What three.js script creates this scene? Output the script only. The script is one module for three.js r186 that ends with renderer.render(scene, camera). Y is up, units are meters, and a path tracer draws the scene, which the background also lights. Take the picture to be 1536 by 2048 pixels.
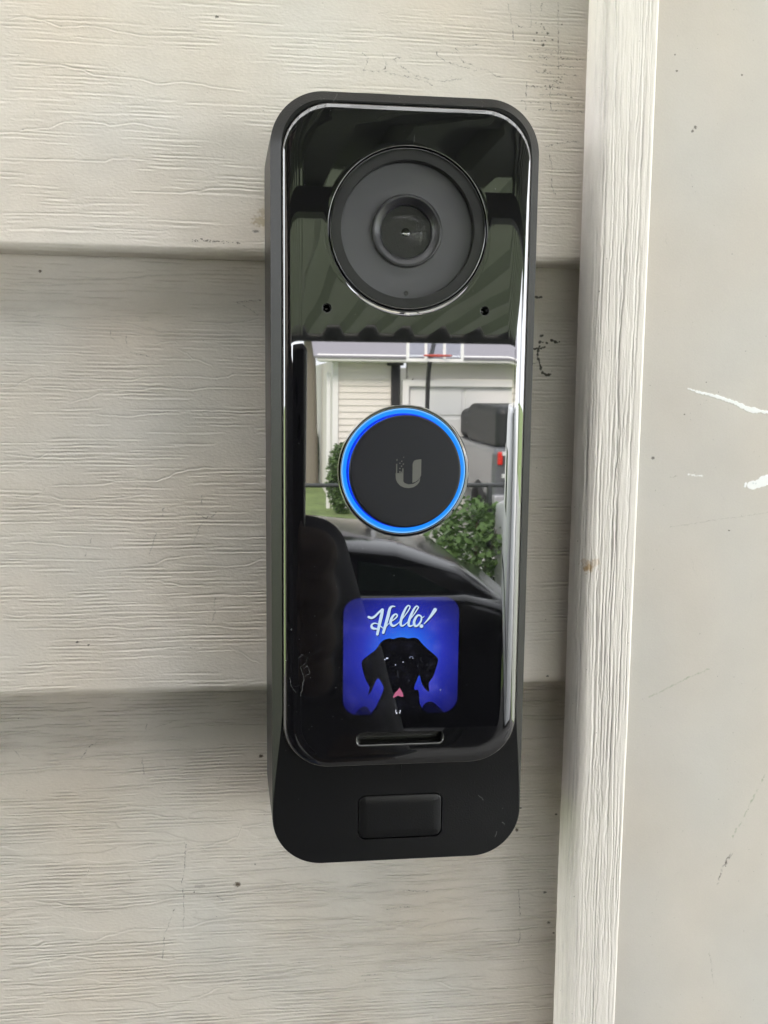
import * as THREE from 'three';
import { mergeGeometries, mergeVertices, toCreasedNormals } from 'three/addons/utils/BufferGeometryUtils.js';
import { MarchingCubes } from 'three/addons/objects/MarchingCubes.js';
import { RoundedBoxGeometry } from 'three/addons/geometries/RoundedBoxGeometry.js';
import { Brush, Evaluator, SUBTRACTION, INTERSECTION } from 'three-bvh-csg';

// ---------------------------------------------------------------- camera, sky, sun, exposure
const EYE = 2.25;                       // height of the lens above the driveway
const scene = new THREE.Scene();
const camera = new THREE.PerspectiveCamera(54.44, 0.75, 0.005, 400);
camera.matrixAutoUpdate = true;
{
  const m = new THREE.Matrix4().makeBasis(
    new THREE.Vector3(0.99227, 0.0108768, 0.1236203),
    new THREE.Vector3(0.0052317, 0.9915996, -0.1292394),
    new THREE.Vector3(-0.1239876, 0.1288871, 0.9838776));
  camera.quaternion.setFromRotationMatrix(m).normalize();
  camera.position.set(0, EYE, 0.2295);
}
const renderer = new THREE.WebGLRenderer({ antialias: true });
renderer.setSize(768, 1024);
renderer.toneMapping = THREE.LinearToneMapping;
const EXPOSURE = 10.4;
renderer.toneMappingExposure = EXPOSURE;
renderer.shadowMap.enabled = true;
const MIRROR_IOR = 2.05;                 // the coated front glass mirrors about a sixth of the light

// seeded noise
let seed = 12345;
function rnd() { seed = (seed + 0x6D2B79F5) | 0; let t = Math.imul(seed ^ (seed >>> 15), 1 | seed); t = (t + Math.imul(t ^ (t >>> 7), 61 | t)) ^ t; return ((t ^ (t >>> 14)) >>> 0) / 4294967296; }
const rr = (a, b) => a + (b - a) * rnd();
const PERM = new Uint8Array(512); { const p = [...Array(256).keys()]; for (let i = 255; i > 0; i--) { const j = Math.floor(rnd() * (i + 1)); [p[i], p[j]] = [p[j], p[i]]; } for (let i = 0; i < 512; i++) PERM[i] = p[i & 255]; }
const GRX = new Float32Array(256), GRY = new Float32Array(256); for (let i = 0; i < 256; i++) { const a = rnd() * 6.2832; GRX[i] = Math.cos(a); GRY[i] = Math.sin(a); }
function noise(x, y) {
  const xi = Math.floor(x), yi = Math.floor(y), fx = x - xi, fy = y - yi, X = xi & 255, Y = yi & 255;
  const u = fx * fx * fx * (fx * (fx * 6 - 15) + 10), v = fy * fy * fy * (fy * (fy * 6 - 15) + 10);
  const a = PERM[PERM[X] + Y], b = PERM[PERM[X + 1] + Y], c = PERM[PERM[X] + Y + 1], d = PERM[PERM[X + 1] + Y + 1];
  const n00 = GRX[a] * fx + GRY[a] * fy, n10 = GRX[b] * (fx - 1) + GRY[b] * fy, n01 = GRX[c] * fx + GRY[c] * (fy - 1), n11 = GRX[d] * (fx - 1) + GRY[d] * (fy - 1);
  return 1.5 * (n00 + (n10 - n00) * u + (n01 - n00) * v + (n00 - n10 - n01 + n11) * u * v);
}
const fbm = (x, y, o = 4) => { let s = 0, a = 0.5; for (let i = 0; i < o; i++) { s += a * noise(x, y); x = x * 2.03 + 17.1; y = y * 2.03 + 9.7; a *= 0.5; } return s; };
const clamp = (x, a = 0, b = 1) => Math.min(b, Math.max(a, x));
const sstep = (a, b, x) => { const t = clamp((x - a) / (b - a)); return t * t * (3 - 2 * t); };
const lerp = (a, b, t) => a + (b - a) * t;

// overcast sky: soft bright cloud everywhere, a little brighter overhead
{
  const W = 512, H = 256, d = new Float32Array(W * H * 4);
  for (let j = 0; j < H; j++) for (let i = 0; i < W; i++) {
    const el = ((j + 0.5) / H - 0.5) * Math.PI, az = (i + 0.5) / W * 2 * Math.PI;
    const y = Math.max(0, Math.sin(el)), k = 1 / (y + 0.25);
    const c = fbm(Math.cos(az) * k * 1.3 + 40, Math.sin(az) * k * 1.3 + 40, 5);
    const L = (0.85 + 0.35 * y) * (1 + 0.3 * c), o = (j * W + i) * 4;
    d[o] = L * 0.97; d[o + 1] = L * 1.0; d[o + 2] = L * 1.05; d[o + 3] = 1;
  }
  const t = new THREE.DataTexture(d, W, H, THREE.RGBAFormat, THREE.FloatType);
  t.mapping = THREE.EquirectangularReflectionMapping; t.magFilter = t.minFilter = THREE.LinearFilter; t.wrapS = THREE.RepeatWrapping; t.needsUpdate = true;
  scene.background = t; scene.environment = t;
}
const sun = new THREE.DirectionalLight(0xfff4e6, 1.5);
sun.name = 'sun'; sun.position.set(-7, 15, -14); sun.target.position.set(0, 0, 6); sun.castShadow = true; sun.shadow.radius = 30;
Object.assign(sun.shadow.camera, { left: -20, right: 20, top: 20, bottom: -20, near: 1, far: 70 }); sun.shadow.mapSize.set(2048, 2048);
scene.add(sun, sun.target);

// ---------------------------------------------------------------- helpers
const used = {};
function numbered(n) { if (!(n in used)) { used[n] = 0; return n; } used[n]++; return n + '_' + String(used[n]).padStart(3, '0'); }
function tag(o, label, category, group) { o.userData.label = label; o.userData.category = category; if (group) o.userData.group = group; return o; }
function struct(o) { o.userData.kind = 'structure'; return o; }
function thing(name, label, category, pos = [0, 0, 0], group) { const g = new THREE.Group(); g.name = numbered(name); g.position.set(...pos); scene.add(g); return tag(g, label, category, group); }
function part(name, geo, mat, parent, label) {
  const m = new THREE.Mesh(geo, mat); m.name = name; m.castShadow = m.receiveShadow = true; if (label) m.userData.label = label; parent.add(m); return m;
}
function solo(name, geo, mat, label, category, pos = [0, 0, 0], group) { const m = part(numbered(name), geo, mat, scene); m.position.set(...pos); return tag(m, label, category, group); }
const std = (o) => new THREE.MeshStandardMaterial(o), phys = (o) => new THREE.MeshPhysicalMaterial(o);
const lin = (r, g, b) => new THREE.Color().setRGB(r, g, b);
const box = (w, h, d, x = 0, y = 0, z = 0) => new THREE.BoxGeometry(w, h, d).translate(x, y, z);
const rbox = (w, h, d, r, x = 0, y = 0, z = 0) => new RoundedBoxGeometry(w, h, d, 3, r).translate(x, y, z);
function strip(g) { g = g.index ? g.toNonIndexed() : g; for (const k of Object.keys(g.attributes)) if (!['position', 'normal'].includes(k)) g.deleteAttribute(k); return g; }
const merge = (l) => mergeGeometries(l.map(strip));

// a pair of maps measured in millimetres on a flat region of a surface
class Relief {
  constructor(w, h, x0, y0, wm, hm) { Object.assign(this, { w, h, x0, y0, wm, hm, sx: w / wm, sy: h / hm }); this.z = new Float32Array(w * h); this.c = new Float32Array(w * h * 3); }
  fill(fn) { const o = [0, 0, 0, 0]; for (let j = 0; j < this.h; j++) for (let i = 0; i < this.w; i++) { fn(this.x0 + (i + 0.5) / this.sx, this.y0 + (j + 0.5) / this.sy, o); const k = j * this.w + i; this.z[k] = o[3]; this.c[k * 3] = o[0]; this.c[k * 3 + 1] = o[1]; this.c[k * 3 + 2] = o[2]; } }
  each(x, y, r, fn) { // pixels within r mm of (x, y)
    const i0 = Math.max(0, Math.floor((x - r - this.x0) * this.sx)), i1 = Math.min(this.w - 1, Math.ceil((x + r - this.x0) * this.sx)), j0 = Math.max(0, Math.floor((y - r - this.y0) * this.sy)), j1 = Math.min(this.h - 1, Math.ceil((y + r - this.y0) * this.sy));
    for (let j = j0; j <= j1; j++) for (let i = i0; i <= i1; i++) fn(j * this.w + i, this.x0 + (i + 0.5) / this.sx - x, this.y0 + (j + 0.5) / this.sy - y);
  }
  // a groove that runs mostly along x: depth over y, with a small raised lip under it
  grooveX(path, depth, sig, tint = 0, lip = 0.4) {
    const x0 = path[0][0], x1 = path[path.length - 1][0]; let s = 0;
    const i0 = Math.max(0, Math.ceil((x0 - this.x0) * this.sx)), i1 = Math.min(this.w - 1, Math.floor((x1 - this.x0) * this.sx));
    for (let i = i0; i <= i1; i++) {
      const x = this.x0 + (i + 0.5) / this.sx; while (s < path.length - 2 && path[s + 1][0] < x) s++;
      const [ax, ay] = path[s], [bx, by] = path[s + 1], t = sstep(0, 1, (x - ax) / Math.max(1e-6, bx - ax)), y = lerp(ay, by, t) + 0.07 * noise(x * 0.6, ay * 3);
      const e = Math.min(1, (x - x0) / 2.5, (x1 - x) / 2.5), k = Math.max(0, e) * (0.55 + 0.75 * Math.abs(noise(x * 0.25, ay * 7)) + 0.2 * noise(x * 1.7, ay));
      const j0 = Math.max(0, Math.floor((y - 5 * sig - this.y0) * this.sy)), j1 = Math.min(this.h - 1, Math.ceil((y + 4 * sig - this.y0) * this.sy));
      for (let j = j0; j <= j1; j++) {
        const dy = (this.y0 + (j + 0.5) / this.sy - y) / sig, q = j * this.w + i, g = Math.exp(-dy * dy);
        this.z[q] += k * depth * (-g + lip * Math.exp(-(dy + 1.9) * (dy + 1.9) * 0.8));
        if (tint) { const m = 1 - clamp(tint * k * Math.exp(-dy * dy * 2.5)); this.c[q * 3] *= m; this.c[q * 3 + 1] *= m; this.c[q * 3 + 2] *= m; }
      }
    }
  }
  // a mark laid along a path: colour rgb mixed in, with a ragged edge
  mark(pts, width, rgb, amount, ragged = 0.5, dz = 0) {
    for (let s = 0; s < pts.length - 1; s++) {
      const [ax, ay] = pts[s], [bx, by] = pts[s + 1], L = Math.hypot(bx - ax, by - ay), n = Math.max(2, Math.ceil(L / 0.07));
      for (let k = 0; k <= n; k++) {
        const t = k / n, jx = ragged * (0.3 * noise(ax + t * L * 1.3, ay * 2 + s) + 0.14 * noise(ax + t * L * 4.5, by + s)), jy = ragged * (0.3 * noise(bx * 2 + s, ay + t * L * 1.3) + 0.14 * noise(by + s, ax + t * L * 4.5)), x = lerp(ax, bx, t) + jx, y = lerp(ay, by, t) + jy;
        const w = width * (1 + ragged * 1.2 * noise(x * 1.9, y * 1.9 + 5)) * 0.5, on = clamp(amount * (1 + ragged * 2 * noise(x * 0.9 + 3, y * 0.9)));
        if (w <= 0 || on <= 0) continue;
        this.each(x, y, w + 0.15, (q, dx, dy) => { const a = on * sstep(w + 0.07, w - 0.07, Math.hypot(dx, dy)); if (a <= 0) return; for (let c = 0; c < 3; c++) this.c[q * 3 + c] = lerp(this.c[q * 3 + c], rgb[c], a * 0.6); if (dz) this.z[q] = Math.max(this.z[q], dz * a); });
      }
    }
  }
  speck(x, y, r, rgb, amount = 0.9, ax = 1) { this.each(x, y, r * 1.6 + 0.2, (q, dx, dy) => { const d = Math.hypot(dx * ax, dy) + 0.5 * r * noise(dx * 2 / r + x, dy * 2 / r + y), a = amount * sstep(r, r * 0.55, d); for (let c = 0; c < 3; c++) this.c[q * 3 + c] = lerp(this.c[q * 3 + c], rgb[c], a); }); }
  maps(k = 1) {
    let lo = 1e9, hi = -1e9; for (const v of this.z) { lo = Math.min(lo, v); hi = Math.max(hi, v); }
    const n = this.w * this.h, a = new Uint8Array(n * 4), b = new Float32Array(n * 4), g = (v) => { v = clamp(v); return Math.round(255 * (v <= 0.0031308 ? v * 12.92 : 1.055 * v ** (1 / 2.4) - 0.055)); };
    for (let q = 0; q < n; q++) { for (let c = 0; c < 3; c++) a[q * 4 + c] = g(this.c[q * 3 + c]); a[q * 4 + 3] = 255; const v = (this.z[q] - lo) / (hi - lo); b[q * 4] = b[q * 4 + 1] = b[q * 4 + 2] = v; b[q * 4 + 3] = 1; }
    const mk = (d, type) => { const t = new THREE.DataTexture(d, this.w, this.h, THREE.RGBAFormat, type); t.wrapS = t.wrapT = THREE.RepeatWrapping; t.magFilter = THREE.LinearFilter; t.minFilter = THREE.LinearMipmapLinearFilter; t.needsUpdate = true; return t; };
    const map = mk(a, THREE.UnsignedByteType); map.colorSpace = THREE.SRGBColorSpace;
    return { map, bumpMap: mk(b, THREE.FloatType), bumpScale: (hi - lo) * 0.001 * k };
  }
  uv(g, fx, fy) { const p = g.attributes.position, u = new Float32Array(p.count * 2); for (let i = 0; i < p.count; i++) { u[2 * i] = (fx(i) - this.x0) / this.wm; u[2 * i + 1] = (fy(i) - this.y0) / this.hm; } g.setAttribute('uv', new THREE.BufferAttribute(u, 2)); return g; }
}
const pairs = (a) => { const o = []; for (let i = 0; i < a.length; i += 2) o.push([a[i], a[i + 1]]); return o; };
// rounded rectangle, counter-clockwise, always 4 * (nc + ns) points; each point carries its outward normal
function rrect(cx, cy, hw, hh, r, nc = 20, ns = 40) {
  const o = [], C = [[1, -1, -90], [1, 1, 0], [-1, 1, 90], [-1, -1, 180]];
  for (let k = 0; k < 4; k++) {
    const [sx, sy, a0] = C[k], x = cx + sx * (hw - r), y = cy + sy * (hh - r);
    for (let i = 0; i < nc; i++) { const a = (a0 + 90 * i / (nc - 1)) * Math.PI / 180; o.push([x + r * Math.cos(a), y + r * Math.sin(a), Math.cos(a), Math.sin(a)]); }
    const [tx, ty, b0] = C[(k + 1) % 4], b = b0 * Math.PI / 180, p = o[o.length - 1], q = [cx + tx * (hw - r) + r * Math.cos(b), cy + ty * (hh - r) + r * Math.sin(b)];
    for (let i = 1; i <= ns; i++) o.push([lerp(p[0], q[0], i / (ns + 1)), lerp(p[1], q[1], i / (ns + 1)), p[2], p[3]]);
  }
  return o;
}
function rshape(cx, cy, hw, hh, r) { const s = new THREE.Shape(), p = rrect(cx, cy, hw, hh, r, 16, 0); p.forEach((q, i) => i ? s.lineTo(q[0], q[1]) : s.moveTo(q[0], q[1])); s.closePath(); return s; }
const circlePath = (x, y, r, n = 96) => { const p = new THREE.Path(); for (let i = 0; i < n; i++) { const a = -i / n * 2 * Math.PI; i ? p.lineTo(x + r * Math.cos(a), y + r * Math.sin(a)) : p.moveTo(x + r, y); } p.closePath(); return p; };
// rings of equal length, bottom to top, joined into one skin; caps optional
function loft(rings, capLow = false, capHigh = false) {
  const n = rings[0].length, pos = [], idx = []; for (const R of rings) for (const p of R) pos.push(p[0], p[1], p[2]);
  for (let k = 0; k < rings.length - 1; k++) for (let i = 0; i < n; i++) { const a = k * n + i, b = k * n + (i + 1) % n; idx.push(a, b, a + n, b, b + n, a + n); }
  const cap = (R, base, flip) => { const c = pos.length / 3; let x = 0, y = 0, z = 0; for (const p of R) { x += p[0]; y += p[1]; z += p[2]; } pos.push(x / n, y / n, z / n); for (let i = 0; i < n; i++) flip ? idx.push(c, base + (i + 1) % n, base + i) : idx.push(c, base + i, base + (i + 1) % n); };
  if (capLow) cap(rings[0], 0, true); if (capHigh) cap(rings[rings.length - 1], (rings.length - 1) * n, false);
  const g = new THREE.BufferGeometry(); g.setAttribute('position', new THREE.Float32BufferAttribute(pos, 3)); g.setIndex(idx); g.computeVertexNormals(); return g;
}
const crease = (g, a = 0.5) => toCreasedNormals(g, a);
// profile (r, z) turned about the z axis through (x, y)
const turned = (pts, x, y, n = 128) => new THREE.LatheGeometry(pts.map(([r, z]) => new THREE.Vector2(r, z)), n).rotateX(Math.PI / 2).translate(x, y, 0);
const WAVY_LINES_A = [
 [-54.7,76.7,-50.1,77.8,-46.4,77.2,-42.2,76.1,-36.4,76.6,-33.4,76.4,-30.3,75.7,-24.1,75.1,-16.3,75.4,-9.2,75.1],
 [-53.3,67.2,-47.3,67.4,-42.7,67.8,-38.5,67.2,-35,66.1,-30,65.9,-25.8,65.7,-21.5,64.8,-16.4,65.5,-13.2,65.3,-8.5,64.6,-1.3,64.2],
 [-52.8,52.9,-49.4,53.8,-45.6,54.2,-41.3,55.7,-35.9,55.9,-31.3,55.5,-26.6,56.1,-22,55.5,-17.2,55],
 [-55.2,47.4,-47.6,47.4,-43.8,47.5,-38.4,47.5,-33.7,47.4,-31.4,48.2,-25.9,48.2,-21.2,48],
 [-28.4,41.2,-22.5,41.2,-17.4,41.2,-13.4,41.7,-9.8,42.5,-5.4,42.6,1,42.3],
 [-38.2,33.2,-32.4,32.9,-26.9,32.8,-22.2,32.6,-19.4,32.9],
 [-57.8,14.6,-54.3,14.3,-51.2,14,-49.6,14.3,-45.3,14,-39.4,14,-34.6,14.4,-29.4,14.7,-24.6,14.3],
 [-57.8,13,-51.6,12.7,-46.1,12.4,-41,11.6,-35.8,11,-30.3,11,-25.1,10.4,-19.8,9.9,-13.3,10.1,-8,9.9,-5.1,10.2],
 [-35.8,13.3,-30.2,12.9,-25.4,11.9,-22.2,11.1,-18.2,11,-12.1,10.9,-7.2,10.9],
 [-58,-2.1,-55.7,-1.9,-53.7,-0.6,-51.4,0.3,-47.8,0.4,-43.9,0.2,-39.2,0.3,-34.4,0.1,-29.6,-0,-25.6,0.9,-19.9,1,-14.2,1,-10.1,0.7,-7.3,1,-6,1.6,1.3,1.6],
 [-51,-1.8,-46.3,-2.1,-41.6,-2.4,-36,-2.1,-28,-2.2,-23.2,-1.7,-16.3,-2.1,-11,-1.5,1,-1.6],
 [-42,23.4,-37.3,23.1,-32.5,23.1,-28.5,23.5,-24.9,24.1,-18.9,24.3,-13.2,24.7,-6.7,24.7,1.1,24.7],
 [-57.6,21.5,-52.6,21.3,-47.5,21.3,-42,21.7,-36.5,22],
 [-38.1,-7.8,-34.5,-8.1,-30.5,-8.3,-24.4,-7.7,-18.8,-7.1,-12.2,-7.3,-4.8,-7.5],
 [-43.6,-5.3,-39.6,-4.3,-36,-3,-32.4,-2.7,-27.6,-3,-20.3,-3.2],
 [-57.6,-19.5,-54.4,-19.3,-50.5,-18,-46.5,-15.7],
 [-20.5,-21.6,-19.3,-21.1,-16,-20.6,-12.8,-20.1,-9.5,-20.3],
 [-24.3,8.2,-22.3,8.8,-19.4,9.1,-17.8,7.9],
 [-19,7.3,-17,6.5,-15,5.1,-11.3,3.9,-10.1,2.7],
 [-13.3,13,-8.4,13.2,-3.5,13.8,-0.2,14.6,1.4,14.5],
 [-58.3,-17,-54.4,-17.4,-50.5,-17.8,-42.6,-17.9,-36.2,-17.6],
 [-47.8,-24.2,-41.9,-24.1,-36.3,-24,-32.7,-23.3,-28.2,-23.1,-24.2,-23.2,-21.8,-22.5,-18.9,-21.2,-15.2,-20.5,-11.9,-20],
 [-58.5,-26.7,-52.6,-26.9,-50.2,-26.2,-48.2,-24.3],
 [-48.6,-26.4,-45.1,-27.4,-39.5,-27.6,-34.7,-27.3,-29.9,-26.8,-25.4,-26.2],
 [-58.5,-29.2,-53.8,-29,-49.1,-28.6,-45.5,-28],
 [-58.7,-37.3,-53.1,-37,-48,-37.4,-42.9,-38.1,-34.9,-38.6],
 [-58.7,-40.8,-50.8,-41,-42.9,-41.2,-34.1,-41.5],
 [-37.7,-43.8,-32.9,-43.5,-26.4,-43.3],
 [-28,-42.5,-24.4,-42.4,-21.5,-41.2,-16.8,-40.7],
 [-26.1,-45.9,-23.6,-46.2,-21.6,-46.8,-16.3,-47.7,-10.1,-47.8],
];
const WAVY_LINES_B = [
 [-20.7,-38.4,-15.4,-38.1,-10.4,-38.6,-6.7,-38.6],
 [-12.9,-39.8,-8,-39.9,-4.6,-39.8],
 [-20.7,-42.4,-14.6,-42.8,-8.4,-43.1,-3.4,-42.9,0.8,-41.6],
 [-58.9,-54.5,-51.1,-54.7,-45.5,-54.6,-39.9,-54.9,-33.4,-54.5,-24.9,-54.3],
 [-55.8,-56.8,-48.7,-56.8,-39.9,-57,-35.1,-56.7,-28.6,-57.3,-22.1,-57],
 [-58.9,-53.4,-54.6,-53.9,-51.8,-53.4],
 [-19.6,-56.5,-12.6,-56.8,-4.3,-57.6,1.1,-57.5],
 [-7.3,-62,-5.2,-63.1,-1.4,-65.3,0.6,-66.2],
 [-61.5,-83.3,-56.1,-83.1,-50.7,-82.8,-46.2,-82.9,-41.6,-82.4],
 [-58.8,-85,-50.7,-85.4,-43.5,-85.3],
 [-35.7,-86,-29.8,-86.3,-22.3,-86.4],
 [-62.1,-121,-58.1,-120.8,-53.1,-120.5,-47.2,-120.6,-44,-120.5,-42.1,-119.4,-41.4,-117.3,-36.6,-117.4,-32.9,-117.2,-27.3,-116.8,-25,-115.9,-18.9,-115.5,-17.9,-114.6,-14.2,-114,-9,-112.8,-6.1,-112,-4.7,-109.4,1.5,-108.9],
 [-60.8,-125.1,-56.3,-125.1,-50.4,-125.9,-44.1,-127,-36.7,-127.4,-28.3,-127.1,-20.9,-126.1,-14.3,-125.7,-7.6,-125.6,1.5,-125.1,9.2,-124.8],
 [-62.4,-137.2,-55.2,-136.7,-51.9,-135.4,-47.4,-135.2,-40.5,-135.6,-36.8,-134.4,-31.2,-133.3,-24.7,-133.7,-18.1,-133.5,-12.4,-132.2,-6.7,-132,-0.5,-132.1,4.8,-133.2],
 [-62.5,-141,-57,-140.4,-51.6,-139.8,-45.1,-138.7,-38.7,-138.6,-32.2,-138.3,-24.7,-139],
 [-16.4,-151.3,-14,-150.5,-11.1,-149.2,-6.8,-147.5,-0.6,-146.9,5.2,-146.8,9.4,-146.1],
 [-41.9,-104.8,-35.5,-104.9,-30.9,-104.6,-27.2,-105.5,-20.7,-106.7,-14.1,-107.3,-6.1,-107.4],
 [-41.9,-103.4,-36.4,-103.6,-30.9,-103.3,-24.4,-104.2,-21.6,-104],
 [-62.5,-145.8,-55.3,-145.8,-47.5,-146.3,-40.6,-146.4,-34.2,-146.9],
 [-59.9,-148.4,-53.5,-148.3,-47.1,-148.2],
 [2.3,-155.3,3.3,-154.9,9.4,-155],
 [-32.8,-113.4,-27.3,-112.7,-22.1,-112.5,-17.9,-112.2],
 [-54.7,-139.1,-46.1,-139.1,-38.7,-140.1,-29.4,-140.2,-21,-141.2],
 [-2.8,-125.2,6.2,-124.9,11.3,-126.2,18.5,-126.9,27.7,-127.4,34.5,-127.2,43.4,-128.2],
 [-2.9,-131.9,7.2,-132.6,18.4,-133.7,27.7,-134.7,32.9,-136.3,39.2,-137.2,43.4,-136.4,48.7,-135.7,57.2,-135.9],
 [-2.9,-136.1,3.1,-135.9,10.2,-137.1,18.4,-138.4,25.7,-138,32.9,-138.6,40.8,-139.2,48.7,-139.4,56.7,-138.2],
 [-3,-146.9,4.1,-146.6,9.2,-145.7,14.8,-146.3],
 [18.9,-151,25.7,-150.1,32.9,-150.1,43.5,-150.9,48.8,-152.9,56.8,-154,68.1,-154.5],
 [16.3,-156.6,23.6,-157.6,33,-158,43.5,-158.2,50.9,-158.2],
 [32.4,-140.8,40.8,-141.5,42.9,-139.8],
 [2.5,-155.4,3.6,-154.7,13.3,-155.1],
];
const HAIR_CRACKS = [
 [57.1,86.7,57.8,84,58.3,81.2,58.6,77.5],
 [58.3,82.9,59.8,81.6,61.7,81.4,62.8,82,62.6,83.1],
 [69.1,87.4,69.1,80.4,69.2,72.5],
 [62.5,87,62.6,83.3],
 [65,87.2,65.1,85.3],
 [41.4,75.3,40.5,74.8,40.7,74,42.9,72.6,45.3,72,48.2,71.5],
 [45.8,73.9,46.7,72.8,49.2,72.2,50.4,71.6,49.2,71],
 [32.4,73.3,30.7,72.7,31.2,71.9,32.9,70.8,34.8,69.4,38.1,68.7,42.4,68.3,46.3,69.1],
 [28.1,73.7,29.1,71.4,28.1,70,31,69.2,33.8,68.9,37.6,68.2,39.6,67.3],
 [23.4,73.7,24.8,72.7,24.4,70.8,23.7,69.8,27.2,69.7],
 [50.4,71.6,52.5,71.4,54.5,69.9,56.2,69.8],
 [43.8,74.7,45.8,75,44.8,75.7,45.8,76.3,50.3,76.9],
 [61.6,69.3,61.5,66,61.4,62.8],
 [67.2,68.7,67.4,63],
 [65.8,8.7,67.7,8.6,69.1,8.9],
 [67.7,10.2,68.9,10.2,69.8,9.9],
 [70.6,10.9,71.8,10.2,72.9,10.3],
 [67.9,9.5,67.6,8.4,67.3,7.2,67.6,5.6,68.1,3.9,68.5,2.8,69.7,2.2,70.5,2.5,71.1,3.2],
 [65.4,4.9,67,5],
 [68.1,11.7,68.6,11.8],
 [66.2,20.9,68.2,21.1],
 [0.7,18.9,-5.1,18.4],
 [-5.1,18.4,-1.8,16.6,-0.2,15.4],
 [-34,11.3,-33.9,9.9,-33.2,8.9],
 [-30.4,10.2,-30.4,7.7,-29.3,6.3,-24.3,5.2],
 [-14.9,-30.8,-12.8,-31.9,-10.8,-31.5,-10,-30.5],
 [-12.8,-32.3,-14.3,-34.8,-15.4,-37.7],
 [-13.4,-26.7,-13.4,-29.4],
 [-17.3,-29.2,-15.3,-29.8],
 [-23.9,-35.1,-25.4,-40.1],
 [-22.2,-29.6,-22.4,-31.4],
 [-10.5,-50.7,-10.7,-54.1,-11.2,-56.2],
 [-38.6,-36.3,-38.9,-37.5],
 [-39.7,-39.5,-40.1,-40.6],
 [-18.4,-113.1,-18.9,-119.9,-19.6,-122.7,-19,-125.7,-19.1,-134],
 [-43.6,-91.5,-42.2,-89.8,-41.5,-88.4,-39.2,-87.3],
 [-41.2,-82.1,-40.3,-83],
 [-27.6,-83.2,-27.9,-85.3],
 [-28.9,-91.5,-28.4,-95.4],
 [-58.9,-88.5,-57.1,-91],
 [-12.8,-125.1,-10.9,-126.4,-9.1,-127.7],
 [-21.3,-129,-22.3,-131.8,-23.8,-135.2,-24.3,-141.5],
 [65.5,-128.9,66,-135.9],
 [65.6,-138.5,65.9,-140.7,65.5,-142.8],
 [35.3,-127.5,43.4,-128.1],
 [31.4,-132,37.1,-131.6],
 [24.9,-148.5,28.5,-148.3],
 [67.1,52.9,67.7,49.2,67.5,46.3,68.1,44.1,69.3,42.1],
 [66.1,54.5,68.9,55.5,74.3,56.1],
];
const SPECKS = [-49.5,24.4,-5.9,-123.8,0,-92.2,69.8,-70.9,65.1,-113.5,66.1,-107.9,-8.8,80,65.5,77.7,64,80.4,63.4,78.7,66.6,80.4,67.8,79,-1.6,-119,-16.5,-125.1,-41.9,-60.2,-39.4,-60.9,74.8,-140.5,73.5,-137.8,75.5,-109.9,72.5,-129.9];

// ---------------------------------------------------------------- the house wall: lapped vinyl siding, edge strip, door panel
// millimetres; x = 0, y = 0 lies straight in front of the lens, z = 0 is the outermost line of the siding
const LAP = 100.6, LAP0 = 27.8;
const near = (g) => g.scale(0.001, 0.001, 0.001);

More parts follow.
